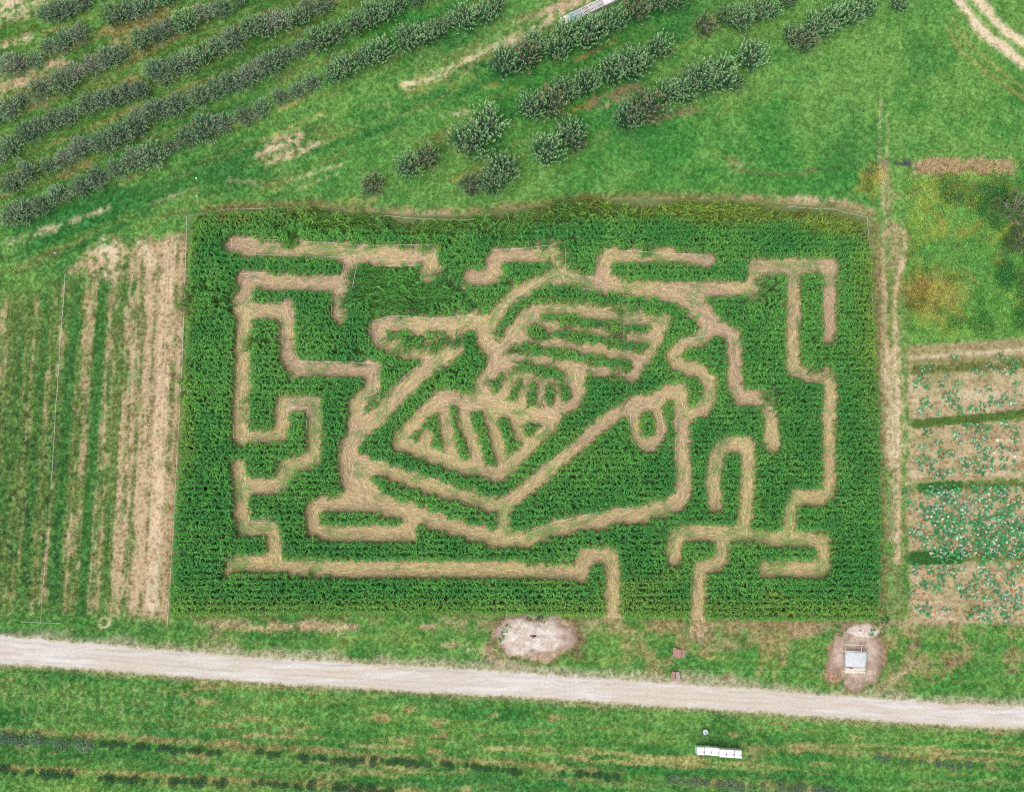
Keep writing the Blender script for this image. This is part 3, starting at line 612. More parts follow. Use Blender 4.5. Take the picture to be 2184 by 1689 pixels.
# ------------------------------------------------------------------ fruit trees
def leaf(mb, c, d, L, w, roll, col):
    """one pointed leaf, folded a little along its rib"""
    d = d.normalized(); s = d.cross(Vector((0,0,1)));
    s = (s if s.length > .05 else Vector((1,0,0))).normalized(); s = (Matrix.Rotation(roll, 3, d) @ s)
    n_ = d.cross(s); m = c + d*L*.5
    mb.quad(c, m - s*w/2 + n_*w*.12, c + d*L, m + s*w/2 + n_*w*.12, col)
def tree_meshes(seed, kind, mats):
    """unit tree about 3.2 m wide and 3 m tall: trunk with limbs; crown of leafy shoots"""
    rr = random.Random(seed); tb = MB(); cb = MB(); bark = None
    H0 = .75; tb.tube([(0,0,-.05),(.03,.02,.4),(.05,-.03,H0)], [.13,.10,.09], 7)
    nl = 7; shoots = []
    for k in range(nl):
        a = 6.283*k/nl + rr.uniform(-.35,.35); out = rr.uniform(.75, 1.25) * (1.0 if kind == 'spread' else .85); up = rr.uniform(.6, 1.2) if kind == 'spread' else rr.uniform(.9, 1.5)
        p0 = Vector((.05,-.03,H0*.9)); p3 = Vector((math.cos(a)*out, math.sin(a)*out, H0 + up)); p1 = p0.lerp(p3, .35) + Vector((0,0,-.05)); p2 = p0.lerp(p3, .7) + Vector((rr.uniform(-.1,.1), rr.uniform(-.1,.1), .08))
        tb.tube([p0,p1,p2,p3], [.06,.045,.03,.012], 5)
        for j in range(5):
            b = rr.choice((p1,p2,p3)).lerp(p2, rr.random()*.6); e = b + Vector((rr.uniform(-.5,.5), rr.uniform(-.5,.5), rr.uniform(.1,.7))); tb.tube([b, (b+e)/2+Vector((0,0,.05)), e], [.02,.014,.005], 4, cap=False)
    tb.tube([(.05,-.03,H0),(0,.05,1.3),(.05,0,2.0)], [.07,.05,.015], 5)
    if kind == 'spread':
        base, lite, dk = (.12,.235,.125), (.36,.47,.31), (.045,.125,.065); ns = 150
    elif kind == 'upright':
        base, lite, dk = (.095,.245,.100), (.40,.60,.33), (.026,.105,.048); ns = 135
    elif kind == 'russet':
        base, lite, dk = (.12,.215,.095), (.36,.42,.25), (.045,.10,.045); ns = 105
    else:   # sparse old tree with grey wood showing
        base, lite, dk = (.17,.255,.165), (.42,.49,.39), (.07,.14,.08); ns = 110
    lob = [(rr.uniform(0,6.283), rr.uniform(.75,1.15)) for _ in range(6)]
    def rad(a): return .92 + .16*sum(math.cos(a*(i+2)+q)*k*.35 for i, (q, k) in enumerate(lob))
    # inner foliage: leaves coloured dark to paint the shade inside the crown
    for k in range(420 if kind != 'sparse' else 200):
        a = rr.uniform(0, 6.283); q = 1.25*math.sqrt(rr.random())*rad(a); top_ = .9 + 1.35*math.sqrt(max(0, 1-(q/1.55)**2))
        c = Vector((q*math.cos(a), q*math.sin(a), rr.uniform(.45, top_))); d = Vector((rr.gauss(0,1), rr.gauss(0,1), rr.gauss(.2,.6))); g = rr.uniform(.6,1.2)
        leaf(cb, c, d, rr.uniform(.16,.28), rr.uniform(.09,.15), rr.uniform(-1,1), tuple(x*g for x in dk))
    # shoots over the dome
    for k in range(ns):
        a = rr.uniform(0, 6.283); q = 1.5*math.sqrt(rr.uniform(.0, 1.0))*rad(a)
        hz = .55 + 1.55*math.sqrt(max(0, 1-min(1, (q/1.62))**2)); b = Vector((q*math.cos(a), q*math.sin(a), hz*rr.uniform(.72,1.0)))
        outw = Vector((math.cos(a), math.sin(a), 0))*(q/1.5)
        if kind == 'upright': d = (Vector((0,0,1.0)) + outw*.45 + Vector((rr.gauss(0,.14), rr.gauss(0,.14), 0))).normalized(); L = rr.uniform(.6, 1.15); nlv = 17
        elif kind == 'russet': d = (Vector((0,0,.8)) + outw*.8 + Vector((rr.gauss(0,.3), rr.gauss(0,.3), 0))).normalized(); L = rr.uniform(.35, .75); nlv = 11
        else: d = (Vector((0,0,.6)) + outw*1.0 + Vector((rr.gauss(0,.4), rr.gauss(0,.4), 0))).normalized(); L = rr.uniform(.35, .75); nlv = 13
        tone = rr.random()
        for j in range(nlv):
            t = (j+rr.random())/nlv; p = b + d*L*t; ra = rr.uniform(0, 6.283); o1 = d.orthogonal().normalized(); o1 = Matrix.Rotation(ra, 3, d) @ o1
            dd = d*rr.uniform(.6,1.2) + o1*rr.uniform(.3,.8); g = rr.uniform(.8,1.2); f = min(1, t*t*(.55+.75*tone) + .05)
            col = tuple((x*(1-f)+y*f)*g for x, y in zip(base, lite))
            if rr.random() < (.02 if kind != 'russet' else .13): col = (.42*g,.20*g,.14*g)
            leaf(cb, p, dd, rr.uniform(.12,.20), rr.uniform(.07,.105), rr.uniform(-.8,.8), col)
        if kind == 'sparse' and rr.random() < .35:
            tb.tube([b - d*.4, b + d*L], [.016,.006], 3, cap=False)
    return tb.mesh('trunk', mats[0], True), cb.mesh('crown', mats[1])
BARK = solid('grey_bark', (.33,.29,.25), .9, .3, 8, .4)
TL = leafmat('fruit_tree_leaf', obj_var=.16, trans=.25, rough=.55, spec=.3)
KINDS = {k: [tree_meshes(500+i*7+hash_, k, (BARK, TL)) for i in range(4)] for hash_, k in enumerate(('spread','upright','russet','sparse'))}
def plant_tree(u, v, r, kind, label, group, hs=1.0):
    tb, cb = random.choice(KINDS[kind]); s = r*PX/(1.62 if kind in ('spread','sparse') else 1.48); p = P3(u, v, 1.35*s)
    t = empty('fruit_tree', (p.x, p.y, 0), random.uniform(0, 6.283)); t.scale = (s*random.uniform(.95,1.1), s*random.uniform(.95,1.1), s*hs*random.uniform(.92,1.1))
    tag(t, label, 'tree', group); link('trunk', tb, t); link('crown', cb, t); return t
A = .336
rowA = [(60,420,80),(130,415,60),(215,385,62),(310,300,72),(410,270,78),(510,220,78),(730,110,82),(820,70,88),(920,50,80),(1050,-5,60)]
rowZ = [(290,90,72),(370,70,80),(450,55,78),(530,15,65)]
rowB = [(-10,730,60),(60,690,85),(130,640,55),(250,570,80),(400,520,80),(475,460,72),(590,420,74),(680,365,82),(765,345,66),(900,260,82),(1000,215,82),(1085,180,78),(1180,150,82),(1285,95,85),(1410,60,68),(1520,15,52)]
rowC = [(0,1000,55),(60,940,90),(180,845,84),(260,800,70),(340,765,72),(430,735,76),(560,665,84),(650,640,74),(720,625,70),(800,590,78),(890,575,66),(990,450,78),(1045,505,62),(1110,425,72),(1200,390,92),(1290,350,74),(1380,300,78),(1490,250,82),(1620,180,84),(1720,155,82),(1800,135,84),(1900,115,74),(1955,60,72),(2060,30,74)]
rowD = [(70,1170,82),(170,1100,84),(310,1050,60),(410,1010,78),(500,945,78),(565,925,62),(660,900,84),(760,860,88),(865,805,84),(880,735,62),(990,710,80),(1060,695,70),(1130,670,82),(1270,615,84),(1370,570,78),(1450,530,80),(1560,500,82),(1640,450,84),(1705,410,82),(1800,360,72),(1915,310,68),(2030,260,84),(2130,215,84)]
rowD2 = [(110,160,74),(200,110,86),(290,70,84),(370,25,66),(490,0,62)]
rowE = [(80,1365,92),(160,1340,84),(260,1310,86),(370,1240,72),(510,1190,78),(620,1130,74),(740,1070,72),(860,1020,84),(970,990,94),(1080,935,62),(1190,880,84),(1300,820,94),(1420,790,84),(1560,740,68),(1660,690,62),(1780,620,62),(1890,580,58),(1980,530,68),(2120,470,78)]
rowE2 = [(30,430,80),(150,380,74),(260,330,94),(430,250,96),(540,225,80),(615,200,70),(690,150,52),(780,120,100),(920,90,86),(985,30,74)]
ORD = ['first','second','third','fourth','fifth','sixth','seventh','eighth','ninth','tenth','eleventh','twelfth','thirteenth','fourteenth','fifteenth','sixteenth','seventeenth','eighteenth','nineteenth','twentieth',
       'twenty-first','twenty-second','twenty-third','twenty-fourth','twenty-fifth','twenty-sixth','twenty-seventh','twenty-eighth','twenty-ninth','thirtieth']
def nth(i):
    if i < 30: return ORD[i]
    k = i + 1; return '%d%s' % (k, 'th' if 10 <= k % 100 <= 20 else {1:'st',2:'nd',3:'rd'}.get(k % 10, 'th'))
GL = 'fruit trees of the left orchard'
def orchard(row, rowname, kf, grp, hs=1.0):
    row = sorted(row, key=lambda t: t[0])
    for i, (u, v, r) in enumerate(row):
        k = kf(i, u, v); ad = {'spread':'grey-green bushy','upright':'pale-tipped upright','russet':'reddish thin-leaved','sparse':'sparse grey-twigged'}[k]
        plant_tree(u, v, r, k, '%s fruit tree, %s from left in %s' % (ad, ORD[i], rowname), grp, hs)
cv1 = lambda L_, ox=0, oy=0: [(ox + a*A, oy + b_*A, max(15, r*A*random.uniform(.86, 1.06))) for a, b_, r in L_]
kl = lambda i, u, v: ('upright' if (v < 130 and 200 < u and (i*7) % 3 == 0) or u > 700 else ('sparse' if (i*5+int(u)) % 4 == 0 else 'spread'))
orchard(cv1(rowZ), "the left orchard's topmost short row", kl, GL); orchard(cv1(rowA), "the left orchard's second row from top", kl, GL)
orchard(cv1(rowB), "the left orchard's third row from top", kl, GL); orchard(cv1(rowC), "the left orchard's third row from bottom", kl, GL)
orchard(cv1(rowD) + cv1(rowD2, 725), "the left orchard's second row from bottom", kl, GL); orchard(cv1(rowE) + cv1(rowE2, 725), "the left orchard's lowest row", kl, GL)
rowF = cv1([(1050,420,108),(1180,370,100),(1250,300,92),(1380,330,92),(1440,250,102),(1570,230,112),(1655,170,92),(1760,140,90),(1890,70,92),(2030,20,84),(2130,0,80)], 725)
rowG = cv1([(1220,690,100),(1340,660,108),(1425,590,90),(1560,540,100),(1720,460,102),(1830,430,112),(1900,400,92),(2030,310,88)], 725) + cv1([(160,170,84),(290,120,70),(380,135,92),(480,85,82),(570,70,74),(690,5,64)], 1450)
rowH = cv1([(1830,745,92),(1950,690,112),(2080,595,92)], 725) + cv1([(20,590,92),(120,520,120),(250,480,104),(340,530,60),(450,360,112)], 1450)
rowI = cv1([(720,230,84),(790,260,86),(870,170,92),(960,130,104),(1080,90,104),(1170,50,84),(1390,30,74)], 1450)
GRM = 'fruit trees of the right orchard'
km = lambda i, u, v: 'russet' if (i*5) % 7 == 5 else 'upright'
orchard(rowF, "the right orchard's upper row", km, GRM, 1.2); orchard(rowG, "the right orchard's second row", km, GRM, 1.15); orchard(rowH, "the right orchard's third row", km, GRM, 1.1); orchard(rowI, "the right orchard's far right row", km, GRM)
for (u, v, r, k, lb) in ((725+830*A,905*A,122*A,'upright','large dark fruit tree, left half of the biggest pair above the maze'),(725+930*A,810*A,116*A,'upright','large dark fruit tree, right half of the biggest pair above the maze'),
        (725+430*A,1065*A,86*A,'upright','dark round fruit tree left of a reddish one, above the maze'),(725+550*A,1010*A,92*A,'russet','reddish leafy fruit tree beside the biggest pair above the maze'),
        (725+205*A,1175*A,84*A,'russet','small lone reddish fruit tree nearest the top left of maze'),
        (725+1030*A,1075*A,104*A,'upright','round fruit tree, upper of the group nearest the maze'),(725+965*A,1165*A,88*A,'upright','middle fruit tree of the group nearest the maze'),(725+830*A,1175*A,78*A,'russet','small fruit tree, leftmost of the group nearest the maze'),
        (725+1320*A,955*A,112*A,'upright','round dark fruit tree standing left of a looser one on the open lawn'),(725+1460*A,850*A,92*A,'upright','loose fruit tree just below the right orchard\'s second row'),(725+1505*A,900*A,66*A,'russet','thin reddish fruit tree at the right of the lawn pair')):
    plant_tree(u, v, r, k, lb, 'fruit trees standing apart above the maze')

# ------------------------------------------------------------------ big shrub tree on the right edge
def big_tree(seed):
    rr = random.Random(seed); tb = MB(); cb = MB(); tb.tube([(0,0,-.1),(.1,0,1.2),(.05,.1,2.2)], [.2,.16,.12], 8)
    for k in range(9):
        a = 6.283*k/9+rr.uniform(-.3,.3); e = Vector((math.cos(a)*rr.uniform(1.6,2.6), math.sin(a)*rr.uniform(1.6,2.6), rr.uniform(2.4,3.9))); m = e*.5 + Vector((0,0,.7)); tb.tube([(.05,.05,1.4), m, e], [.09,.05,.015], 5)
        for j in range(6):
            b = m.lerp(e, rr.random()); t = b + Vector((rr.uniform(-.8,.8), rr.uniform(-.8,.8), rr.uniform(0,.6))); tb.tube([b,t], [.025,.006], 4, cap=False)
    lobes = [Vector((rr.uniform(-2.2,2.2), rr.uniform(-2.6,2.6), rr.uniform(1.2,3.2))) for _ in range(22)]
    for c0 in lobes:
        R0 = rr.uniform(.6,1.0); g0 = rr.uniform(.7,1.2); yl = rr.uniform(.8,1.4)
        for k in range(150):
            d = Vector((rr.gauss(0,1), rr.gauss(0,1), rr.gauss(.3,.8))).normalized(); c = c0 + d*R0*rr.uniform(.5,1.0); g = g0*rr.uniform(.75,1.3)
            leaf(cb, c, d + Vector((rr.gauss(0,.6), rr.gauss(0,.6), .2)), rr.uniform(.14,.24), rr.uniform(.08,.13), rr.uniform(-1,1), (.10*g*yl,.185*g,.07*g))
    return tb.mesh('trunk', BARK, True), cb.mesh('crown', TL)
for (u, v, s, lb) in ((2160,455,1.0,'big dark leafy tree with bare grey branches at right edge'),(2178,520,.75,'smaller dark tree below the big one at right edge')):
    tb, cb = big_tree(int(u)); p = P3(u, v, 1.5); t = empty('broadleaf_tree', (p.x, p.y, 0), 1.3); t.scale = (s,)*3; tag(t, lb, 'tree'); link('trunk', tb, t); link('crown', cb, t)

# ------------------------------------------------------------------ weeds of the wild meadow, reeds, cover crop strips
def weed(seed, n, Hh, spread, lw):
    rr = random.Random(seed); mb = MB()
    for k in range(n):
        a, q = rr.uniform(0, 6.283), spread*math.sqrt(rr.random()); c = Vector((q*math.cos(a), q*math.sin(a), Hh*rr.uniform(.2,1.0)*(1-.5*q/spread))); g = rr.uniform(.6,1.4)
        leaf(mb, c, Vector((rr.gauss(0,1), rr.gauss(0,1), rr.gauss(.3,.5))), lw*rr.uniform(1.2,2.2), lw*rr.uniform(.6,1.1), rr.uniform(-1,1), (g*rr.uniform(.85,1.25), g, g*.9))
    return mb.mesh('weed', GLM)
weeds = [weed(40+k, 26, .55, .32, .10) for k in range(5)]
n = 30000; u, v = rng.uniform(1850, 2230, n), rng.uniform(335, 735, n); X, Y = P(u, v)
ok = (u > 1930 + 70*fbm(X, Y, 2.5, 3, 3)*rng.random(n)) & (v > 375 - (u-1932)*.1) & (v < 728 - (u-1945)*.06) & (rng.random(n) < .35 + .65*sstep(.45,.6,fbm(X, Y, 3, 3, 52))); ok |= (np.hypot((u-1862)/1.3, v-385) < 24)
X, Y, u, v = X[ok], Y[ok], u[ok], v[ok]; c, _b = ground_color(X, Y); n = len(X); z = np.zeros(n)
bs = .5 + 1.2*sstep(.5,.65,fbm(X, Y, 3, 3, 52)) ; s = rng.uniform(.6, 1.2, n)
vio = rng.random(n) < .05*sstep(470, 400, v); tn = c*rng.uniform(1.1, 1.9, (n, 1)); tn[vio] = (.20,.15,.19)
scatter('meadow_weeds', np.stack([X, Y, z], -1), np.stack([z, z, rng.uniform(0, 6.28, n)], -1), np.stack([s, s, s*bs], -1), rng.integers(0, 5, n), tn, weeds, 'tangled green, yellow and rust coloured meadow weeds at the right', 'weeds')
reed = []
for k in range(3):
    rr = random.Random(k+70); mb = MB()
    for j in range(16): g = rr.uniform(.7,1.25); blade(mb, (rr.uniform(-.15,.15), rr.uniform(-.15,.15), 0), rr.uniform(0,6.283), rr.uniform(.6,1.1), .045, rr.uniform(.2,.75), (g, g*.95, g*.85))
    reed.append(mb.mesh('reed', GLM))
u, v = rng.normal(0, 1, 900), rng.normal(0, 1, 900); u = 2055 + rng.uniform(-100, 100, 900); v = 356 + np.clip(v, -1.7, 1.7)*8 + (u-2055)*.02; X, Y = P(u, v, .4)
ok = fbm(X, Y, 1.3, 2, 77) > .40; X, Y = X[ok], Y[ok]; n = len(X); z = np.zeros(n); s = rng.uniform(.7,1.1,n)
scatter('dry_reeds', np.stack([X, Y, z], -1), np.stack([z, z, rng.uniform(0,6.28,n)], -1), np.stack([s,s,s], -1), rng.integers(0,3,n), np.array((.72,.60,.42))*rng.uniform(.85,1.1,(n,1)), reed, 'clump of bleached dry reeds along the ditch', 'reeds')
us, vs, tn = [], [], []
for (ua, va, ub, vb, hh, den, c) in ((1945,905,2230,878,15,2.6,(.12,.24,.055)),(1960,1041,2050,1035,16,4,(.07,.23,.055)),(2050,1034,2230,1028,16,1,(.16,.27,.08)),(1944,1191,2052,1187,23,5,(.055,.19,.045)),(2052,1186,2230,1183,20,.8,(.19,.27,.09)),(1945,790,2230,772,16,.8,(.15,.22,.065))):
    m = int((ub-ua)*hh*den/17); t = rng.random(m); us.append(ua+(ub-ua)*t); vs.append(va+(vb-va)*t+rng.uniform(-hh/2,hh/2,m)); tn.append(np.array(c)*rng.uniform(.7,1.35,(m,1)))
u, v, tn = np.concatenate(us), np.concatenate(vs), np.concatenate(tn); X, Y = P(u, v, .2); n = len(X); z = np.zeros(n); s = rng.uniform(.45,.9,n)
scatter('cover_crop', np.stack([X,Y,z], -1), np.stack([z,z,rng.uniform(0,6.28,n)], -1), np.stack([s,s,s*.7], -1), rng.integers(0,5,n), tn, weeds, 'low leafy cover crop in strips between the pumpkin bands', 'cover crop')

# ------------------------------------------------------------------ pumpkin patch
def pumpkin_plant(seed, pale):
    rr = random.Random(seed); mb = MB()
    for k in range(rr.randint(13, 20)):
        a, q = rr.uniform(0, 6.283), .62*math.sqrt(rr.random()); h = rr.uniform(.18,.42); r = rr.uniform(.10,.18); c = Vector((q*math.cos(a)*1.15, q*math.sin(a)*.85, h)); g = rr.uniform(.75,1.25)
        col = (.36*g,.45*g,.34*g) if rr.random() < pale else (.055*g,.27*g,.095*g)
        tx, ty = rr.uniform(-.5,.5), rr.uniform(-.5,.5); ring = []
        for j in range(7):
            q2 = 6.283*j/7 + k; rr_ = r*(1.0 if j else .45)*rr.uniform(.85,1.1); ring.append(c + Vector((math.cos(q2)*rr_, math.sin(q2)*rr_, (math.cos(q2)*tx + math.sin(q2)*ty)*rr_)))
        m = len(mb.v); mb.v.append(c - Vector((0,0,.02))); mb.v += ring
        for j in range(7): mb.f.append((m, m+1+j, m+1+(j+1)%7)); mb.c.append(col)
        mb.tube([(c.x*.6, c.y*.6, 0), c - Vector((0,0,.02))], .012, 3, (.12,.22,.08), cap=False)
    return mb.mesh('pumpkin_plant', PLM)
PLM = leafmat('pumpkin_leaf', obj_var=.2, trans=.2, rough=.6)
pplants = [pumpkin_plant(k, .12 + .10*k) for k in range(6)]
def pumpkin_mesh(name, mat):
    mb = MB(); nr, ns = 7, 16; rings = []
    for i in range(nr+1):
        t = math.pi*i/nr; m = len(mb.v); rings.append(m)
        for j in range(ns):
            a = 6.283*j/ns; r = .21*math.sin(t)**.8*(1+.06*math.cos(8*a)) if 0 < i < nr else .012; mb.v.append((r*math.cos(a), r*math.sin(a), .165 - .165*math.cos(t) - (.03 if i >= nr-0 else 0)))
    for m0, m1 in zip(rings[:-1], rings[1:]):
        for j in range(ns): mb.f.append((m0+j, m0+(j+1)%ns, m1+(j+1)%ns, m1+j)); mb.c.append(None)
    k0 = len(mb.f); mb.tube([(0,0,.29),(.01,0,.34),(.04,.01,.38)], [.03,.02,.022], 6)
    me = mb.mesh(name, mat, True); me.materials.append(STEM)
    for p in me.polygons[k0:]: p.material_index = 1
    return me
STEM = solid('dry_stem', (.20,.19,.09)); PUMS = [pumpkin_mesh('pumpkin', solid('pumpkin_skin_%d' % k, c, .5, .2, 6)) for k, c in enumerate(((.50,.19,.05),(.52,.25,.07),(.42,.13,.04)))] + [pumpkin_mesh('pumpkin', solid('pumpkin_skin_white', (.75,.72,.62), .5, .1, 6))]
BX, BY = 1450, 559; CX_, CY_ = 1450, 1118; K = .3363; K2 = .3377
band1 = [(1540,680),(1590,660),(1520,740),(1560,780),(1490,780),(1660,775),(1700,725),(1740,595),(1870,690),(1920,710),(1980,660),(2030,600),(2090,620),(2120,690),(2140,640),(2060,690),(1770,770),(1750,815),(1890,820),(1960,800),(2140,775),(2150,830),(1970,870),(1980,890),(2060,860),(2110,880),(2030,890),(1700,840),(1690,860),(1750,870),(1770,940),(1730,900),(1555,880),(1640,950),(1860,935),(1920,915),(1580,910),(1540,950)]
band2 = [(1540,1175),(1640,1150),(1570,1080),(1760,1080),(1830,1045),(1900,1050),(1950,1050),(2060,1030),(2120,1060),(1940,1120),(1870,1140),(1760,1140),(2130,1120),(2040,1180),(2120,1185),(1900,1195),(1960,1200),(1720,1215),(1660,1210),(1780,1250),(1530,1260),(1520,1300),(1590,1310),(1620,1350),(1720,1330),(1800,1330),(1880,1320),(1930,1320),(1990,1310),(2050,1300),(2130,1295),(1960,1255),(2060,1250),(1880,1260),(1600,1265),(1820,1275),(1660,1345)]
pum2 = [(1845,1066),(1900,1060),(1995,1050),(2055,1048),(2125,1040),(1985,1120),(2062,1122),(1895,1130),(1755,1148),(1655,1158),(1745,1212),(1665,1225),(1595,1240),(1675,1266),(1760,1266),(1800,1266),(1890,1190),(1955,1195),(2105,1187),(1880,1258),(1960,1252),(2085,1240),(1575,1306),(1660,1335),(1620,1352),(1725,1347),(1780,1342),(1870,1317),(1955,1317),(2010,1317),(2060,1292),(2135,1302),(2180,1292)]
white2 = [(2015,1128),(2125,1232)]
band4 = [(1500,290),(1580,280),(1660,310),(1690,290),(1740,310),(1790,290),(1910,275),(2030,265),(2150,280),(2080,310),(1880,320),(1960,325),(2080,360),(1950,375),(1860,375),(1770,385),(1650,360),(1540,375),(1480,410),(1620,415),(1560,390),(1800,440),(1860,440),(1940,465),(2040,440),(2060,470),(2120,470),(2140,430),(1990,400),(1990,510),(1690,530),(1510,540),(1570,560),(1560,525),(1870,545),(1940,540),(1950,590),(2050,570),(2080,595),(2110,540),(2150,520),(1890,580),(1820,570),(2040,540)]
pum4 = [(1530,292),(1570,322),(1628,287),(1700,299),(1605,360),(1670,352),(1735,360),(1500,408),(1540,440),(1578,453),(1655,445),(1805,385),(1590,556),(1612,556),(1750,556),(1795,553),(1840,551),(1865,563),(1908,553),(2010,494),(2030,571),(2070,554),(2120,556),(2035,340),(2082,357),(1975,410),(2095,416),(2165,350),(2120,420)]
r3 = random.Random(5); band3 = []; pum3 = []
while len(band3) < 118:
    a, b_ = r3.uniform(1440, 2180), r3.uniform(1435, 1880)
    den = .22 + .5*(a > 1540) + .35*(a > 1850) - .25*(b_ > 1800)*(a < 1800)
    if r3.random() < den and all((a-c)**2+(b_-d)**2 > 24**2 for c, d in band3): band3.append((a, b_))
while len(pum3) < 46:
    a, b_ = r3.uniform(1460, 2180), r3.uniform(1440, 1870)
    if all((a-c)**2+(b_-d)**2 > 34**2 for c, d in pum3): pum3.append((a, b_))
bn = ['thin top', 'second', 'densest third', 'lowest']
for bi, (lst, k, ox, oy) in enumerate(((band1, K, BX, BY), (band2, K, BX, BY), (band3, K, BX, BY), (band4, K2, CX_, CY_))):
    for i, (a, b_) in enumerate(sorted(lst)):
        p = P3(ox + a*k, oy + b_*k, .3); s = random.uniform(.8, 1.2) if bi != 2 else random.uniform(.95, 1.35)
        if bi == 0: s *= .85
        o = link('pumpkin_plant', pplants[min(5, random.choice((0,1,2,3,4,5)))], None, (p.x, p.y, 0), random.uniform(0, 6.28), (s, s, s*random.uniform(.8,1.1)))
        tag(o, 'mottled leafy pumpkin plant, %s from left in the %s pumpkin band' % (nth(i), bn[bi]), 'pumpkin plant', 'pumpkin plants of the %s band' % bn[bi])
for bi, (lst, k, ox, oy, w_) in enumerate(((pum2, K, BX, BY, 0), (pum3, K, BX, BY, 0), (pum4, K2, CX_, CY_, 0), (white2, K, BX, BY, 1))):
    for i, (a, b_) in enumerate(sorted(lst)):
        p = P3(ox + a*k, oy + b_*k, .15); s = random.uniform(.62, .92)
        o = link('pumpkin', PUMS[3] if w_ else PUMS[random.choice((0,0,1,2))], None, (p.x, p.y, -.01), random.uniform(0, 6.28), s)
        if bi == 1: o.location.z = .12
        if w_: tag(o, ('round white pumpkin further %s of the two in the second band' % ('left' if a < 2100 else 'right')), 'pumpkin', 'white pumpkins')
        else: tag(o, 'orange pumpkin, %s from left in the %s pumpkin band' % (nth(i), bn[bi+1]), 'pumpkin', 'orange pumpkins of the %s band' % bn[bi+1])

# ------------------------------------------------------------------ low shrubs in the rows below the road
def shrub(seed, col, lite):
    rr = random.Random(seed); mb = MB()
    for k in range(8): a = rr.uniform(0,6.283); mb.tube([(0,0,0),(math.cos(a)*.3, math.sin(a)*.3, rr.uniform(.3,.6))], [.02,.006], 4, (.16,.11,.08), cap=False)
    for k in range(300):
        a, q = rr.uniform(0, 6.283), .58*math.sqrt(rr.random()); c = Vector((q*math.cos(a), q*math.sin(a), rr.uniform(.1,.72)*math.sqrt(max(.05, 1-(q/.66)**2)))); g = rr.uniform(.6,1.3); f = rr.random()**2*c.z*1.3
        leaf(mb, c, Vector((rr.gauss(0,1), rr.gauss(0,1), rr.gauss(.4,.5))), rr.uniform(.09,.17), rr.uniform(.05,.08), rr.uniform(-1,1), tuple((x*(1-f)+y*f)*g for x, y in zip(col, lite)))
    return mb.mesh('shrub', TL)
sh_dark = [shrub(900+k, (.030,.105,.045), (.12,.24,.12)) for k in range(4)]; sh_pale = [shrub(920+k, (.10,.21,.11), (.34,.44,.33)) for k in range(4)]
def shrub_row(segs, meshes, name, step, size):
    pts = []
    for (a, b_) in segs:
        L = math.hypot(b_[0]-a[0], b_[1]-a[1]); m = max(1, int(L/step))
        for k in range(m+1): t = k/m; pts.append((a[0]+(b_[0]-a[0])*t + random.uniform(-5,5), a[1]+(b_[1]-a[1])*t + random.uniform(-3.5,3.5)))
    pts = sorted(q for q in pts if random.random() < .86)
    for i, (u, v) in enumerate(pts):
        p = P3(u, v, .35); s = size*random.uniform(.5,1.2); o = link('berry_shrub', random.choice(meshes), None, (p.x, p.y, 0), random.uniform(0,6.28), (s*1.15, s, s*random.uniform(.8,1.1)))
        tag(o, '%s berry shrub, %s from left in %s' % ('dark' if meshes is sh_dark else 'pale green', nth(i), name), 'shrub', 'low shrubs in ' + name)
shrub_row([((0,1574),(195,1588))], sh_pale, "the upper row's leafy left end", 14, 1.25)
shrub_row([((222,1588),(360,1598)),((375,1602),(468,1606)),((545,1604),(610,1614))], sh_dark, "the upper row's left stretch", 13, .8)
shrub_row([((640,1617),(790,1626)),((800,1622),(920,1632)),((950,1632),(1035,1638)),((1055,1640),(1125,1650)),((1182,1647),(1220,1652)),((1238,1650),(1310,1658))], sh_dark, "the upper row's right stretch", 13, .78)
shrub_row([((0,1640),(30,1646)),((55,1648),(180,1656)),((200,1660),(330,1668)),((350,1666),(470,1672))], sh_dark, "the bottom row's left stretch", 13, .95)
shrub_row([((540,1670),(640,1680)),((655,1676),(760,1686)),((770,1683),(830,1690))], sh_dark, "the bottom row's right stretch", 13, .85)
shrub_row([((1430,1664),(1500,1668)),((1510,1669),(1600,1676)),((1612,1677),(1790,1690))], sh_pale, "the row below the white cabins", 13, 1.0)
shrub_row([((1880,1617),(1960,1628)),((2000,1628),(2065,1636))], sh_pale, "the short row at lower right", 14, .9)

# ------------------------------------------------------------------ earth and gravel heaps
def heap(name, u, v, rx_, ry_, h, seed, label, tone):
    n = 60; g = np.linspace(-1.25, 1.25, n); X, Y = np.meshgrid(g, g); r = np.hypot(X, Y); a = np.arctan2(Y, X)
    rr_ = r/(1 + .30*(fbm(np.cos(a)*1.6+9, np.sin(a)*1.6+9, 1.0, 3, seed)-.5)*2) + (fbm(X*3+seed, Y*3, 1.0, 3, seed+5)-.5)*.5
    Z = h*np.clip(1-rr_**2.2, 0, 1)*(.55+.9*fbm(X*4+seed, Y*4, 1.2, 4, seed)) ; p = P3(u, v)
    wx, wy = X*rx_ + p.x, Y*ry_ + p.y
    keep = (rr_[:-1,:-1] + .12*(vn(X[:-1,:-1]*14, Y[:-1,:-1]*14, seed)-.5) < 1.0) | (r[:-1,:-1] < .6); me, used = grid_mesh(name, wx, wy, Z + .01, keep); x_, y_ = wx.ravel()[used], wy.ravel()[used]
    q = rr_.ravel()[used]; n1 = fbm(x_, y_, 1.2, 4, seed+1); n2 = fbm(x_, y_, .4, 3, seed+2)
    c = np.array(tone[0]) + (np.array(tone[1])-np.array(tone[0]))*sstep(.35,.62,n1*.6+n2*.4)[:, None]
    c += (np.array(tone[2])-c)*(sstep(.55,.98,q + (n1-.5)*.6)*.85)[:, None]
    vcol(me, 'tone', c); me.materials.append(HM); tag(link(name, me), label, 'mound')
HM = earthmat('heap_earth', fine=50, amp=.35, bump=.9)
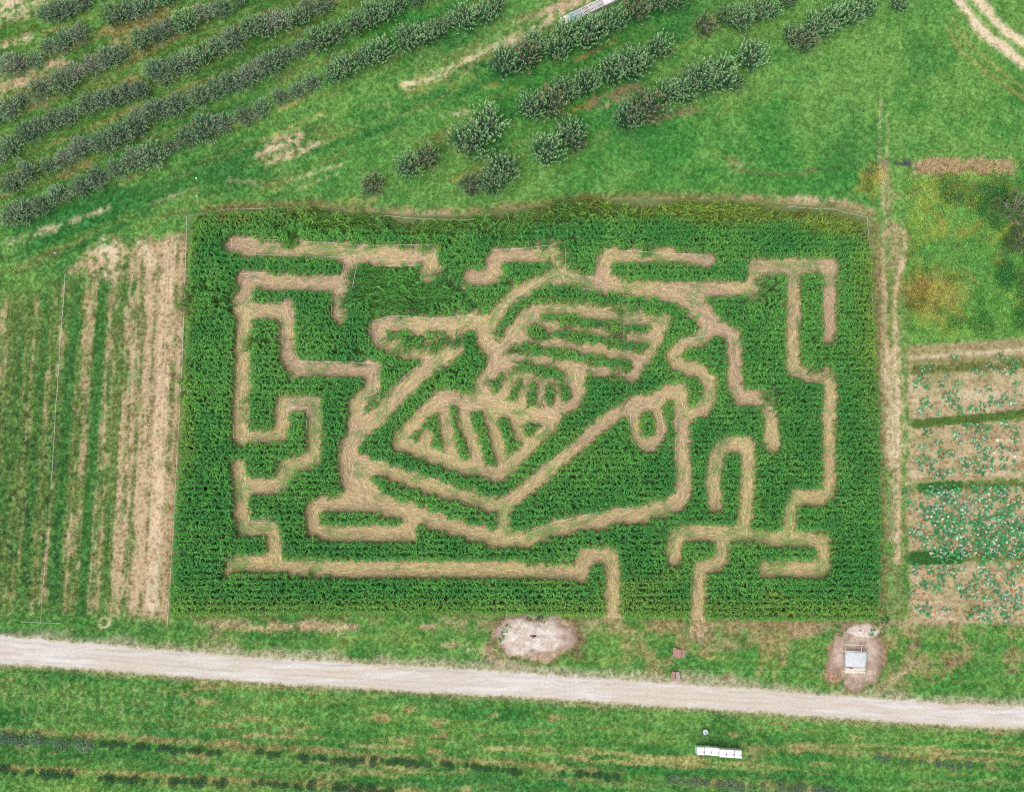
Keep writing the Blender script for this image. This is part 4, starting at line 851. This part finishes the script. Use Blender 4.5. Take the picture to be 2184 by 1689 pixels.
heap('gravel_heap', 1138, 1357, 4.7, 2.8, .55, 31, 'broad flat heap of pale gravelly earth beside the front edge of maze', ((.44,.36,.31),(.60,.54,.49),(.25,.17,.115)))
heap('earth_heap', 1828, 1400, 3.5, 3.9, .22, 41, 'trodden brown earth heap around the small tarp-roofed stand', ((.34,.245,.19),(.47,.38,.32),(.22,.15,.10)))
heap('gravel_heap', 1838, 1347, 2.4, 1.0, .2, 51, 'small patch of pale gravel just above the tarp-roofed stand', ((.50,.42,.37),(.60,.54,.49),(.38,.28,.2)))
heapweed = [weed(90+k, 40, .35, .28, .09) for k in range(3)]
pts = [(1108,1385,1.2,(.24,.27,.05)),(1131,1383,1.0,(.27,.27,.05)),(1077,1348,1.5,(.05,.2,.04)),(1070,1360,1.3,(.05,.19,.04)),(1085,1335,1.2,(.05,.2,.04)),(1163,1331,1.1,(.07,.2,.04)),(1150,1318,1.4,(.05,.13,.04)),(1128,1320,1.0,(.06,.14,.04)),(1146,1362,.5,(.15,.3,.08)),
       (1857,1352,1.0,(.05,.21,.06)),(1862,1342,.8,(.05,.2,.06)),(1886,1322,1.5,(.03,.15,.04)),(1870,1330,.9,(.16,.22,.05)),(1793,1352,.9,(.12,.24,.06)),(1786,1335,.8,(.06,.2,.05)),(1834,1343,.6,(.12,.2,.05)),(1880,1350,1.0,(.13,.2,.05))]
X, Y = P([a for a, *_ in pts], [b_ for _, b_, *_2 in pts]); n = len(pts); z = np.zeros(n); s = np.array([c for _, _2, c, _3 in pts])
scatter('heap_weeds', np.stack([X,Y,z+.1], -1), np.stack([z,z,rng.uniform(0,6,n)], -1), np.stack([s*1.3,s*1.3,s], -1), rng.integers(0,3,n), np.array([d for *_, d in pts]), heapweed, 'green weed tufts sprouting on the earth heaps', 'weeds')

# ------------------------------------------------------------------ white portable cabins, tub, benches
WHITE = solid('white_plastic', (.80,.79,.77), .45, .03, 2); WHITE2 = solid('white_roof_plastic', (.70,.69,.68), .5, .05, 3); BLACK = solid('black_vent', (.03,.03,.03), .6); GREYD = solid('grey_door', (.55,.56,.57), .5)
cab = []
mb = MB(); mb.box((0,0,1.05),(.85,.88,2.1)); body_m = mb.mesh('wall', WHITE, bevel=.02)
mb = MB(); mb.box((0,0,2.15),(.885,.93,.10), taper=.97); mb.box((0,0,2.215),(.80,.82,.03), taper=.9); roof_m = mb.mesh('roof', WHITE2, bevel=.012)
mb = MB(); mb.box((0,-.458,1.0),(.62,.03,1.8)); door_m = mb.mesh('door', GREYD, bevel=.006)
mb = MB(); mb.box((.22,-.49,1.0),(.05,.04,.16)); hand_m = mb.mesh('handle', BLACK)
mb = MB(); mb.tube([(.34,-.10,2.1),(.34,-.10,2.36)], .05, 10); mb.tube([(.34,-.10,2.36),(.34,-.10,2.39)], .062, 10); vent_m = mb.mesh('vent_pipe', BLACK)
for i, (a, b_, yaw) in enumerate(((133,1431,-1),(181,1432,-3),(227,1436,-4),(273,1445,-2),(320,1448,-2),(369,1451,-2))):
    p = P3(1450 + a*K2, 1118 + b_*K2, 2.2); t = empty('portable_cabin', (p.x, p.y, 0), R(yaw))
    tag(t, 'white portable toilet cabin with black roof vent, %s from left of six' % ORD[i], 'cabin', 'row of white portable cabins')
    for nm, m_ in (('wall', body_m), ('roof', roof_m), ('vent_pipe', vent_m)): link(nm, m_, t)
    d = link('door', door_m, t); link('handle', hand_m, d)
p = P3(1504, 1560, .4); t = empty('wash_tub', (p.x, p.y, 0), .5); tag(t, 'small pale blue-grey plastic tub standing alone on the grass', 'tub')
TUB = solid('blue_grey_plastic', (.36,.43,.50), .5, .25, 5); DTUB = solid('dark_plastic', (.06,.06,.07), .6)
mb = MB(); mb.tube([(0,0,0),(0,0,.5),(0,0,.72)], [.36,.40,.38], 6); link('body', mb.mesh('body', DTUB, True), t)
mb = MB(); mb.tube([(0,0,.72),(0,0,.78),(0,0,.80)], [.38,.36,.28], 6); link('lid', mb.mesh('lid', TUB), t)
mb = MB(); mb.tube([(-.05,-.12,.80),(-.05,-.12,.86)], [.07,.06], 8); link('cap', mb.mesh('cap', DTUB), t)
REDW = solid('worn_red_paint', (.36,.18,.155), .8, .35, 14, .3, stretch=(8,1,1)); REDW2 = solid('worn_grey_red_paint', (.38,.27,.25), .8, .35, 14, .3, stretch=(8,1,1)); OLDW = solid('weathered_board', (.30,.24,.17), .9, .3, 12, .3, stretch=(8,1,1))
def bench(u, v, w, L, h, ang, mat, planks, label, cat, nm):
    p = P3(u, v, h); t = empty(nm, (p.x, p.y, 0), ang); tag(t, label, cat, 'wooden seats by the maze entrance')
    pw = w/planks
    for k in range(planks):
        mb = MB(); mb.box((0,0,0),(pw-.012, L, .045)); link('plank', mb.mesh('plank', mat, bevel=.006), t, ((k+.5)*pw - w/2, 0, h-.022))
    for e in (-1, 1):
        mb = MB(); mb.box((0,0,0),(w*.86,.06,h-.05)); link('leg', mb.mesh('leg', mat), t, (0, e*L*.38, (h-.05)/2 ))
def wp(z_, oy): return (1600 + z_/14.07)*.8736, (1560 + oy/14.07)*.8736
u_, v_ = wp(655, 425); bench(u_, v_, .36, 1.0, .45, R(-8), REDW, 2, 'narrow red wooden bench left in the upper pair', 'bench', 'wooden_bench')
u_, v_ = wp(780, 500); bench(u_, v_, .66, 1.08, .5, R(-3), REDW, 4, 'wide red wooden bench in the middle of the upper pair', 'bench', 'wooden_bench')
u_, v_ = wp(950, 495); bench(u_, v_, .58, .95, .14, R(0), OLDW, 5, 'flat weathered board pallet beside the wide red bench', 'pallet', 'board_pallet')
u_, v_ = wp(605, 1265); bench(u_, v_, .44, 1.1, .45, R(-11), REDW, 3, 'red wooden bench, left of the pair by the road', 'bench', 'wooden_bench')
u_, v_ = wp(785, 1290); bench(u_, v_, .46, 1.15, .45, R(9), REDW2, 3, 'faded greyish bench, right of the pair by the road', 'bench', 'wooden_bench')

# ------------------------------------------------------------------ small stand with a tarp roof
POLE = solid('peeled_pole', (.62,.50,.36), .8, .2, 6, .2); PLANKW = solid('pale_plank', (.60,.56,.49), .8, .2, 10, .2); TARP = solid('grey_tarp', (.47,.50,.51), .55, .14, 3, .25); REDC = solid('red_cloth', (.35,.04,.06), .8)
def sp(zx, zy, h): return P3((2000 + zx/10.9)*.8736, (1520 + zy/10.9)*.8736, h)
o_ = sp(960, 980, 0); t = empty('tarp_stand', (o_.x, o_.y, 0)); tag(t, 'small pole-framed stand with pale grey tarp roof on bare earth', 'stand')
def rel(p): return (p.x - o_.x, p.y - o_.y, p.z)
def pole(name, a, b_, r, mat=POLE): mb = MB(); m = (Vector(rel(a))+Vector(rel(b_)))/2 + Vector((0,0,.01)); mb.tube([rel(a), m, rel(b_)], [r, r*.95, r*.85], 7); link(name, mb.mesh(name, mat, True), t)
for zx, zy in ((700,745),(1215,745),(690,1300),(1215,1310)): q = sp(zx, zy, 1.35); pole('post', Vector((q.x, q.y, 0)), q, .06)
for zx, zy in ((700,600),(1130,610)): q = sp(zx, zy, .95); pole('post', Vector((q.x, q.y, 0)), q, .05)
pole('rail', sp(655,575,1.0), sp(1295,605,1.0), .055); pole('rail', sp(610,745,1.32), sp(1290,772,1.32), .05); pole('rail', sp(700,590,.95), sp(700,750,1.28), .055); pole('rail', sp(1130,590,.95), sp(1120,760,1.28), .05)
pole('rail', sp(590,1272,1.0), sp(1275,1297,1.0), .05, PLANKW); pole('rail', sp(690,1180,1.35), sp(700,1400,.25), .05, PLANKW); pole('rail', sp(1225,1190,1.35), sp(1205,1420,.25), .05, PLANKW)
for k, zy in enumerate((1215,1250,1285,1318)):
    a, b_ = sp(700, zy, 1.1-.06*k), sp(1215, zy+4, 1.1-.06*k); mb = MB(); mb.box(((a.x+b_.x)/2-o_.x, (a.y+b_.y)/2-o_.y, a.z), (b_.x-a.x, .14, .035), rz=math.atan2(b_.y-a.y, b_.x-a.x)); link('board', mb.mesh('board', PLANKW), t)
n = 26; g = np.linspace(0, 1, n); GXX, GYY = np.meshgrid(g, g)
c4 = [sp(690,1185,1.35), sp(1240,1195,1.35), sp(1285,775,1.35), sp(700,742,1.35)]
TX = (c4[0].x*(1-GXX)+c4[1].x*GXX)*(1-GYY) + (c4[3].x*(1-GXX)+c4[2].x*GXX)*GYY - o_.x; TY = (c4[0].y*(1-GXX)+c4[1].y*GXX)*(1-GYY) + (c4[3].y*(1-GXX)+c4[2].y*GXX)*GYY - o_.y
bl = np.sin(np.pi*GYY); TX += (GXX-.5)*.16*bl; TZ = 1.42 + .10*np.sin(np.pi*GXX)*bl + .03*(fbm(TX*3+9, TY*1.2+4, .5, 3, 61)-.5) - .25*sstep(.06,0,np.minimum(np.minimum(GXX,1-GXX), np.minimum(GYY,1-GYY)))
me, _ = grid_mesh('tarp', TX, TY, TZ); me.materials.append(TARP); o = link('tarp', me, t); sm = o.modifiers.new('thick', 'SOLIDIFY'); sm.thickness = .012
mb = MB(); q0 = sp(720,1165,1.3); q1 = sp(890,1210,1.2); mb.tube([rel(q0), rel(sp(800,1195,1.3)), rel(q1)], [.03,.06,.05], 6); link('cloth', mb.mesh('cloth', REDC, True), t)

# ------------------------------------------------------------------ slatted bins at the top of the picture
def tone_bin(k, c): return solid('bin_plastic_%d' % k, c, .6, .08, 4)
BINC = [(.66,.58,.55),(.42,.62,.70),(.58,.62,.66),(.62,.55,.53),(.66,.66,.66),(.60,.57,.57),(.68,.64,.64),(.66,.64,.64)]; BIND = solid('bin_inner_shade', (.05,.05,.055), .9)
bdir = P3(1450 + 0, 0) # plan helper
b0, b1 = P3(1204, 44, .7), P3(1330, -16, .7); dv = (b1-b0); ya = math.atan2(dv.y, dv.x); dv.normalize()
bl_ = ['blank pinkish','pale blue','blue-white','pale pink','white','grey-white','blank white','off-white']
for k in range(8):
    c = b0 + dv*(.1 + k*1.02); t = empty('slatted_bin', (c.x, c.y, 0), ya); tag(t, '%s slatted bin, %s from left in the row behind the trees' % (bl_[k], ORD[k]), 'bin', 'row of slatted bins behind the trees')
    m = tone_bin(k, BINC[k])
    mb = MB()
    for (cx, cy, sx_, sy_) in ((0,.53,.98,.04),(0,-.53,.98,.04),(-.47,0,.04,1.02),(.47,0,.04,1.02)): mb.box((cx, cy, .40), (sx_, sy_, .70))
    link('frame', mb.mesh('frame', m), t); mb = MB(); mb.box((0,0,.37),(.88,1.0,.56)); link('inside', mb.mesh('inside', BIND), t)  # near-black block paints the shade seen between the slats
    for sx_ in (-.3,.3): mb = MB(); mb.box((sx_,0,.025),(.12,1.0,.05)); link('runner', mb.mesh('runner', m), t)
    if k in (0, 6): mb = MB(); mb.box((0,0,.765),(1.0,1.1,.03)); link('lid', mb.mesh('lid', m), t)
    else:
        for q in range(6): mb = MB(); mb.box((-.42+.168*q,0,.765),(.085,1.08,.03)); link('slat', mb.mesh('slat', m), t)
        for q in (-.5,0,.5): mb = MB(); mb.box((0,q,.79),(.96,.09,.018)); link('crossbar', mb.mesh('crossbar', m), t)
q = P3(1203, 58, .3); mb = MB(); mb.box((0,0,0),(.42,1.7,.04)); o = link('loose_board', mb.mesh('loose_board', tone_bin(9, (.66,.58,.55))), None, (q.x, q.y-.1, .36), R(8)); o.rotation_euler = (R(22), 0, R(8)); tag(o, 'pale board leaning on the left end of the bin row', 'board')

# ------------------------------------------------------------------ white cord along the aisles and field edges
CORD = solid('white_cord', (.72,.70,.66), .8, .1, 5); STAKE = solid('stake_wood', (.6,.55,.45), .8)
def cord(pts, label, z=1.0, r=.03, stakes=True, cat='cord'):
    V_ = [P3(a, b_, z) for a, b_ in pts]; base = V_[0]; t = empty('cord', (base.x, base.y, 0)); tag(t, label, cat, 'white cords strung at the maze')
    full = []
    for a, b_ in zip(V_[:-1], V_[1:]):
        m = max(2, int((b_-a).length/1.2))
        for k in range(m): s_ = k/m; full.append(a.lerp(b_, s_) + Vector((random.uniform(-.02,.02), random.uniform(-.03,.03), -.12*math.sin(math.pi*s_) + random.uniform(-.03,.03))))
    full.append(V_[-1]); mb = MB(); mb.tube([p - Vector((base.x, base.y, 0)) for p in full], r, 4); link('line', mb.mesh('line', CORD), t)
    if stakes:
        for p in V_: mb = MB(); mb.tube([(p.x-base.x, p.y-base.y, 0), (p.x-base.x, p.y-base.y, z+.05)], .022, 5); link('stake', mb.mesh('stake', STAKE), t)
for pts, lb in (([(493,510),(560,510),(590,512)],'white cord along the top of the uppermost left aisle, short piece'),([(640,514),(700,518),(790,524),(868,522),(924,521)],'long white cord along the top of the uppermost left aisle'),
    ([(491,538),(494,510)],'short white cord closing the left end of the uppermost aisle'),([(520,541),(640,546),(735,548),(728,594)],'white cord along the lower edge of the uppermost left aisle'),([(790,556),(900,553)],'white cord below the uppermost aisle, right of its branch'),
    ([(762,560),(752,612)],'short white cord beside the branch down from the uppermost aisle'),([(511,585),(560,582),(620,584)],'white cord above the second left aisle'),([(645,625),(706,631),(708,675),(735,672)],'white cord round the short dead end left of the lodged corn'),
    ([(572,646),(624,645)],'short white cord over the hooked left aisle'),([(632,770),(730,772),(812,774),(808,835),(776,846),(770,885)],'white cord round the elbow left of the long diagonal aisle'),([(786,730),(788,686),(830,674),(870,674),(925,680),(1018,669)],'white cord over the loop left of the beehive shape'),
    ([(1064,672),(1090,640),(1160,592)],'white cord on the outside of the curved aisle'),([(1062,715),(1100,645),(1155,612),(1170,606),(1280,620)],'white cord on the inside of the curved aisle'),([(1330,630),(1370,636),(1440,652),(1503,680),(1500,718),(1460,722)],'white cord bordering the corn right of the beehive shape'),
    ([(1066,570),(1160,559),(1178,570)],'white cord under the top middle aisle'),([(1050,532),(1100,531),(1175,523)],'white cord over the top middle aisle'),([(1206,530),(1206,584),(1263,591),(1278,530),(1380,538),(1506,543),(1509,563)],'white cord framing the corn block right of the top middle aisle'),
    ([(768,885),(860,805),(900,770)],'white cord along the upper side of the long diagonal aisle'),([(776,938),(820,905),(880,848),(905,820)],'white cord along the lower side of the long diagonal aisle'),([(770,978),(850,992),(920,1020),(975,1046)],'white cord above the left arm of the big V aisle'),
    ([(1136,1018),(1210,955)],'short white cord along the right arm of the big V aisle'),([(1128,1136),(1195,1110),(1280,1092),(1400,1075),(1440,1045),(1442,900)],'white cord along the big kite-shaped corn block'),([(1345,880),(1346,935),(1375,960),(1398,957),(1417,922),(1410,880)],'white cord round the small U-shaped aisle'),
    ([(497,905),(498,932),(530,940),(602,943)],'white cord under the left hooked aisle'),([(613,866),(656,871),(652,925)],'white cord round the small corn tongue at left'),([(582,982),(643,976)],'short white cord above the stepped left aisle'),([(536,1114),(592,1115)],'short white cord above the lower left elbow aisle'),
    ([(1436,812),(1462,828),(1463,850)],'short white cord at the kite tip'),([(492,1190),(492,1215)],'short white cord closing the left end of the bottom aisle'),([(1290,1314),(1335,1316)],'white cord across the middle entrance'),([(1478,1321),(1505,1321)],'white cord across the right entrance')):
    cord(pts, lb, 1.1, .019)
cord([(398,462),(394,600),(390,720),(383,870),(374,1030),(366,1180),(358,1310),(356,1338)], 'long white cord along the left edge of the maze field', .5, .02)
cord([(398,462),(480,447),(600,444)], 'white cord along the top left corner of the maze field', 1.4, .014)
cord([(820,460),(900,467),(1010,468)], 'white cord along the top edge of the maze field, middle piece', 1.4, .014)
cord([(1680,441),(1780,447),(1850,464),(1858,560),(1864,700),(1872,860)], 'white cord round the top right corner of the maze field', 1.4, .014)
cord([(362,1303),(410,1303)], 'short white cord at the bottom left corner of the maze field', .8, .02); cord([(1060,1305),(1200,1304)], 'white cord before the front row above the gravel heap', .8, .02); cord([(1560,1319),(1700,1318),(1865,1305),(1876,1280)], 'white cord round the bottom right corner of the maze field', .9, .022)
cord([(139,583),(128,730),(118,880),(109,1029)], 'thin white cord through the mown strips, upper piece', .3, .018); cord([(99,1170),(88,1284),(86,1328)], 'thin white cord through the mown strips, lower piece', .3, .014); cord([(46,1326),(130,1329)], 'thin white cord across the foot of the mown strips', .3, .012)
cord([(1430,1428),(1560,1432),(1760,1430),(1800,1434)], 'slack pale cord running from the benches to the tarp stand', .25, .005, False)
for i, (u, v, h) in enumerate(((725+1100*A,155*A,1.0),(725+955*A,680*A,.6),(118,542,.9),(419,382,.7),(420,420,.8))):
    p = P3(u, v, h/2); mb = MB(); mb.tube([(0,0,0),(.05,.02,h)], [.06,.05], 6); mb.box((.05,.02,h+.02),(.16,.12,.05)); o = link('marker_post', mb.mesh('marker_post', CORD), None, (p.x, p.y, 0))
    tag(o, ['leaning white marker post by the sandy wheel track','short white marker post beside the right orchard lawn','white marker post near the left field corner','white marker post on the lawn left of the maze','white marker post above the maze field corner'][i], 'post', 'white marker posts')
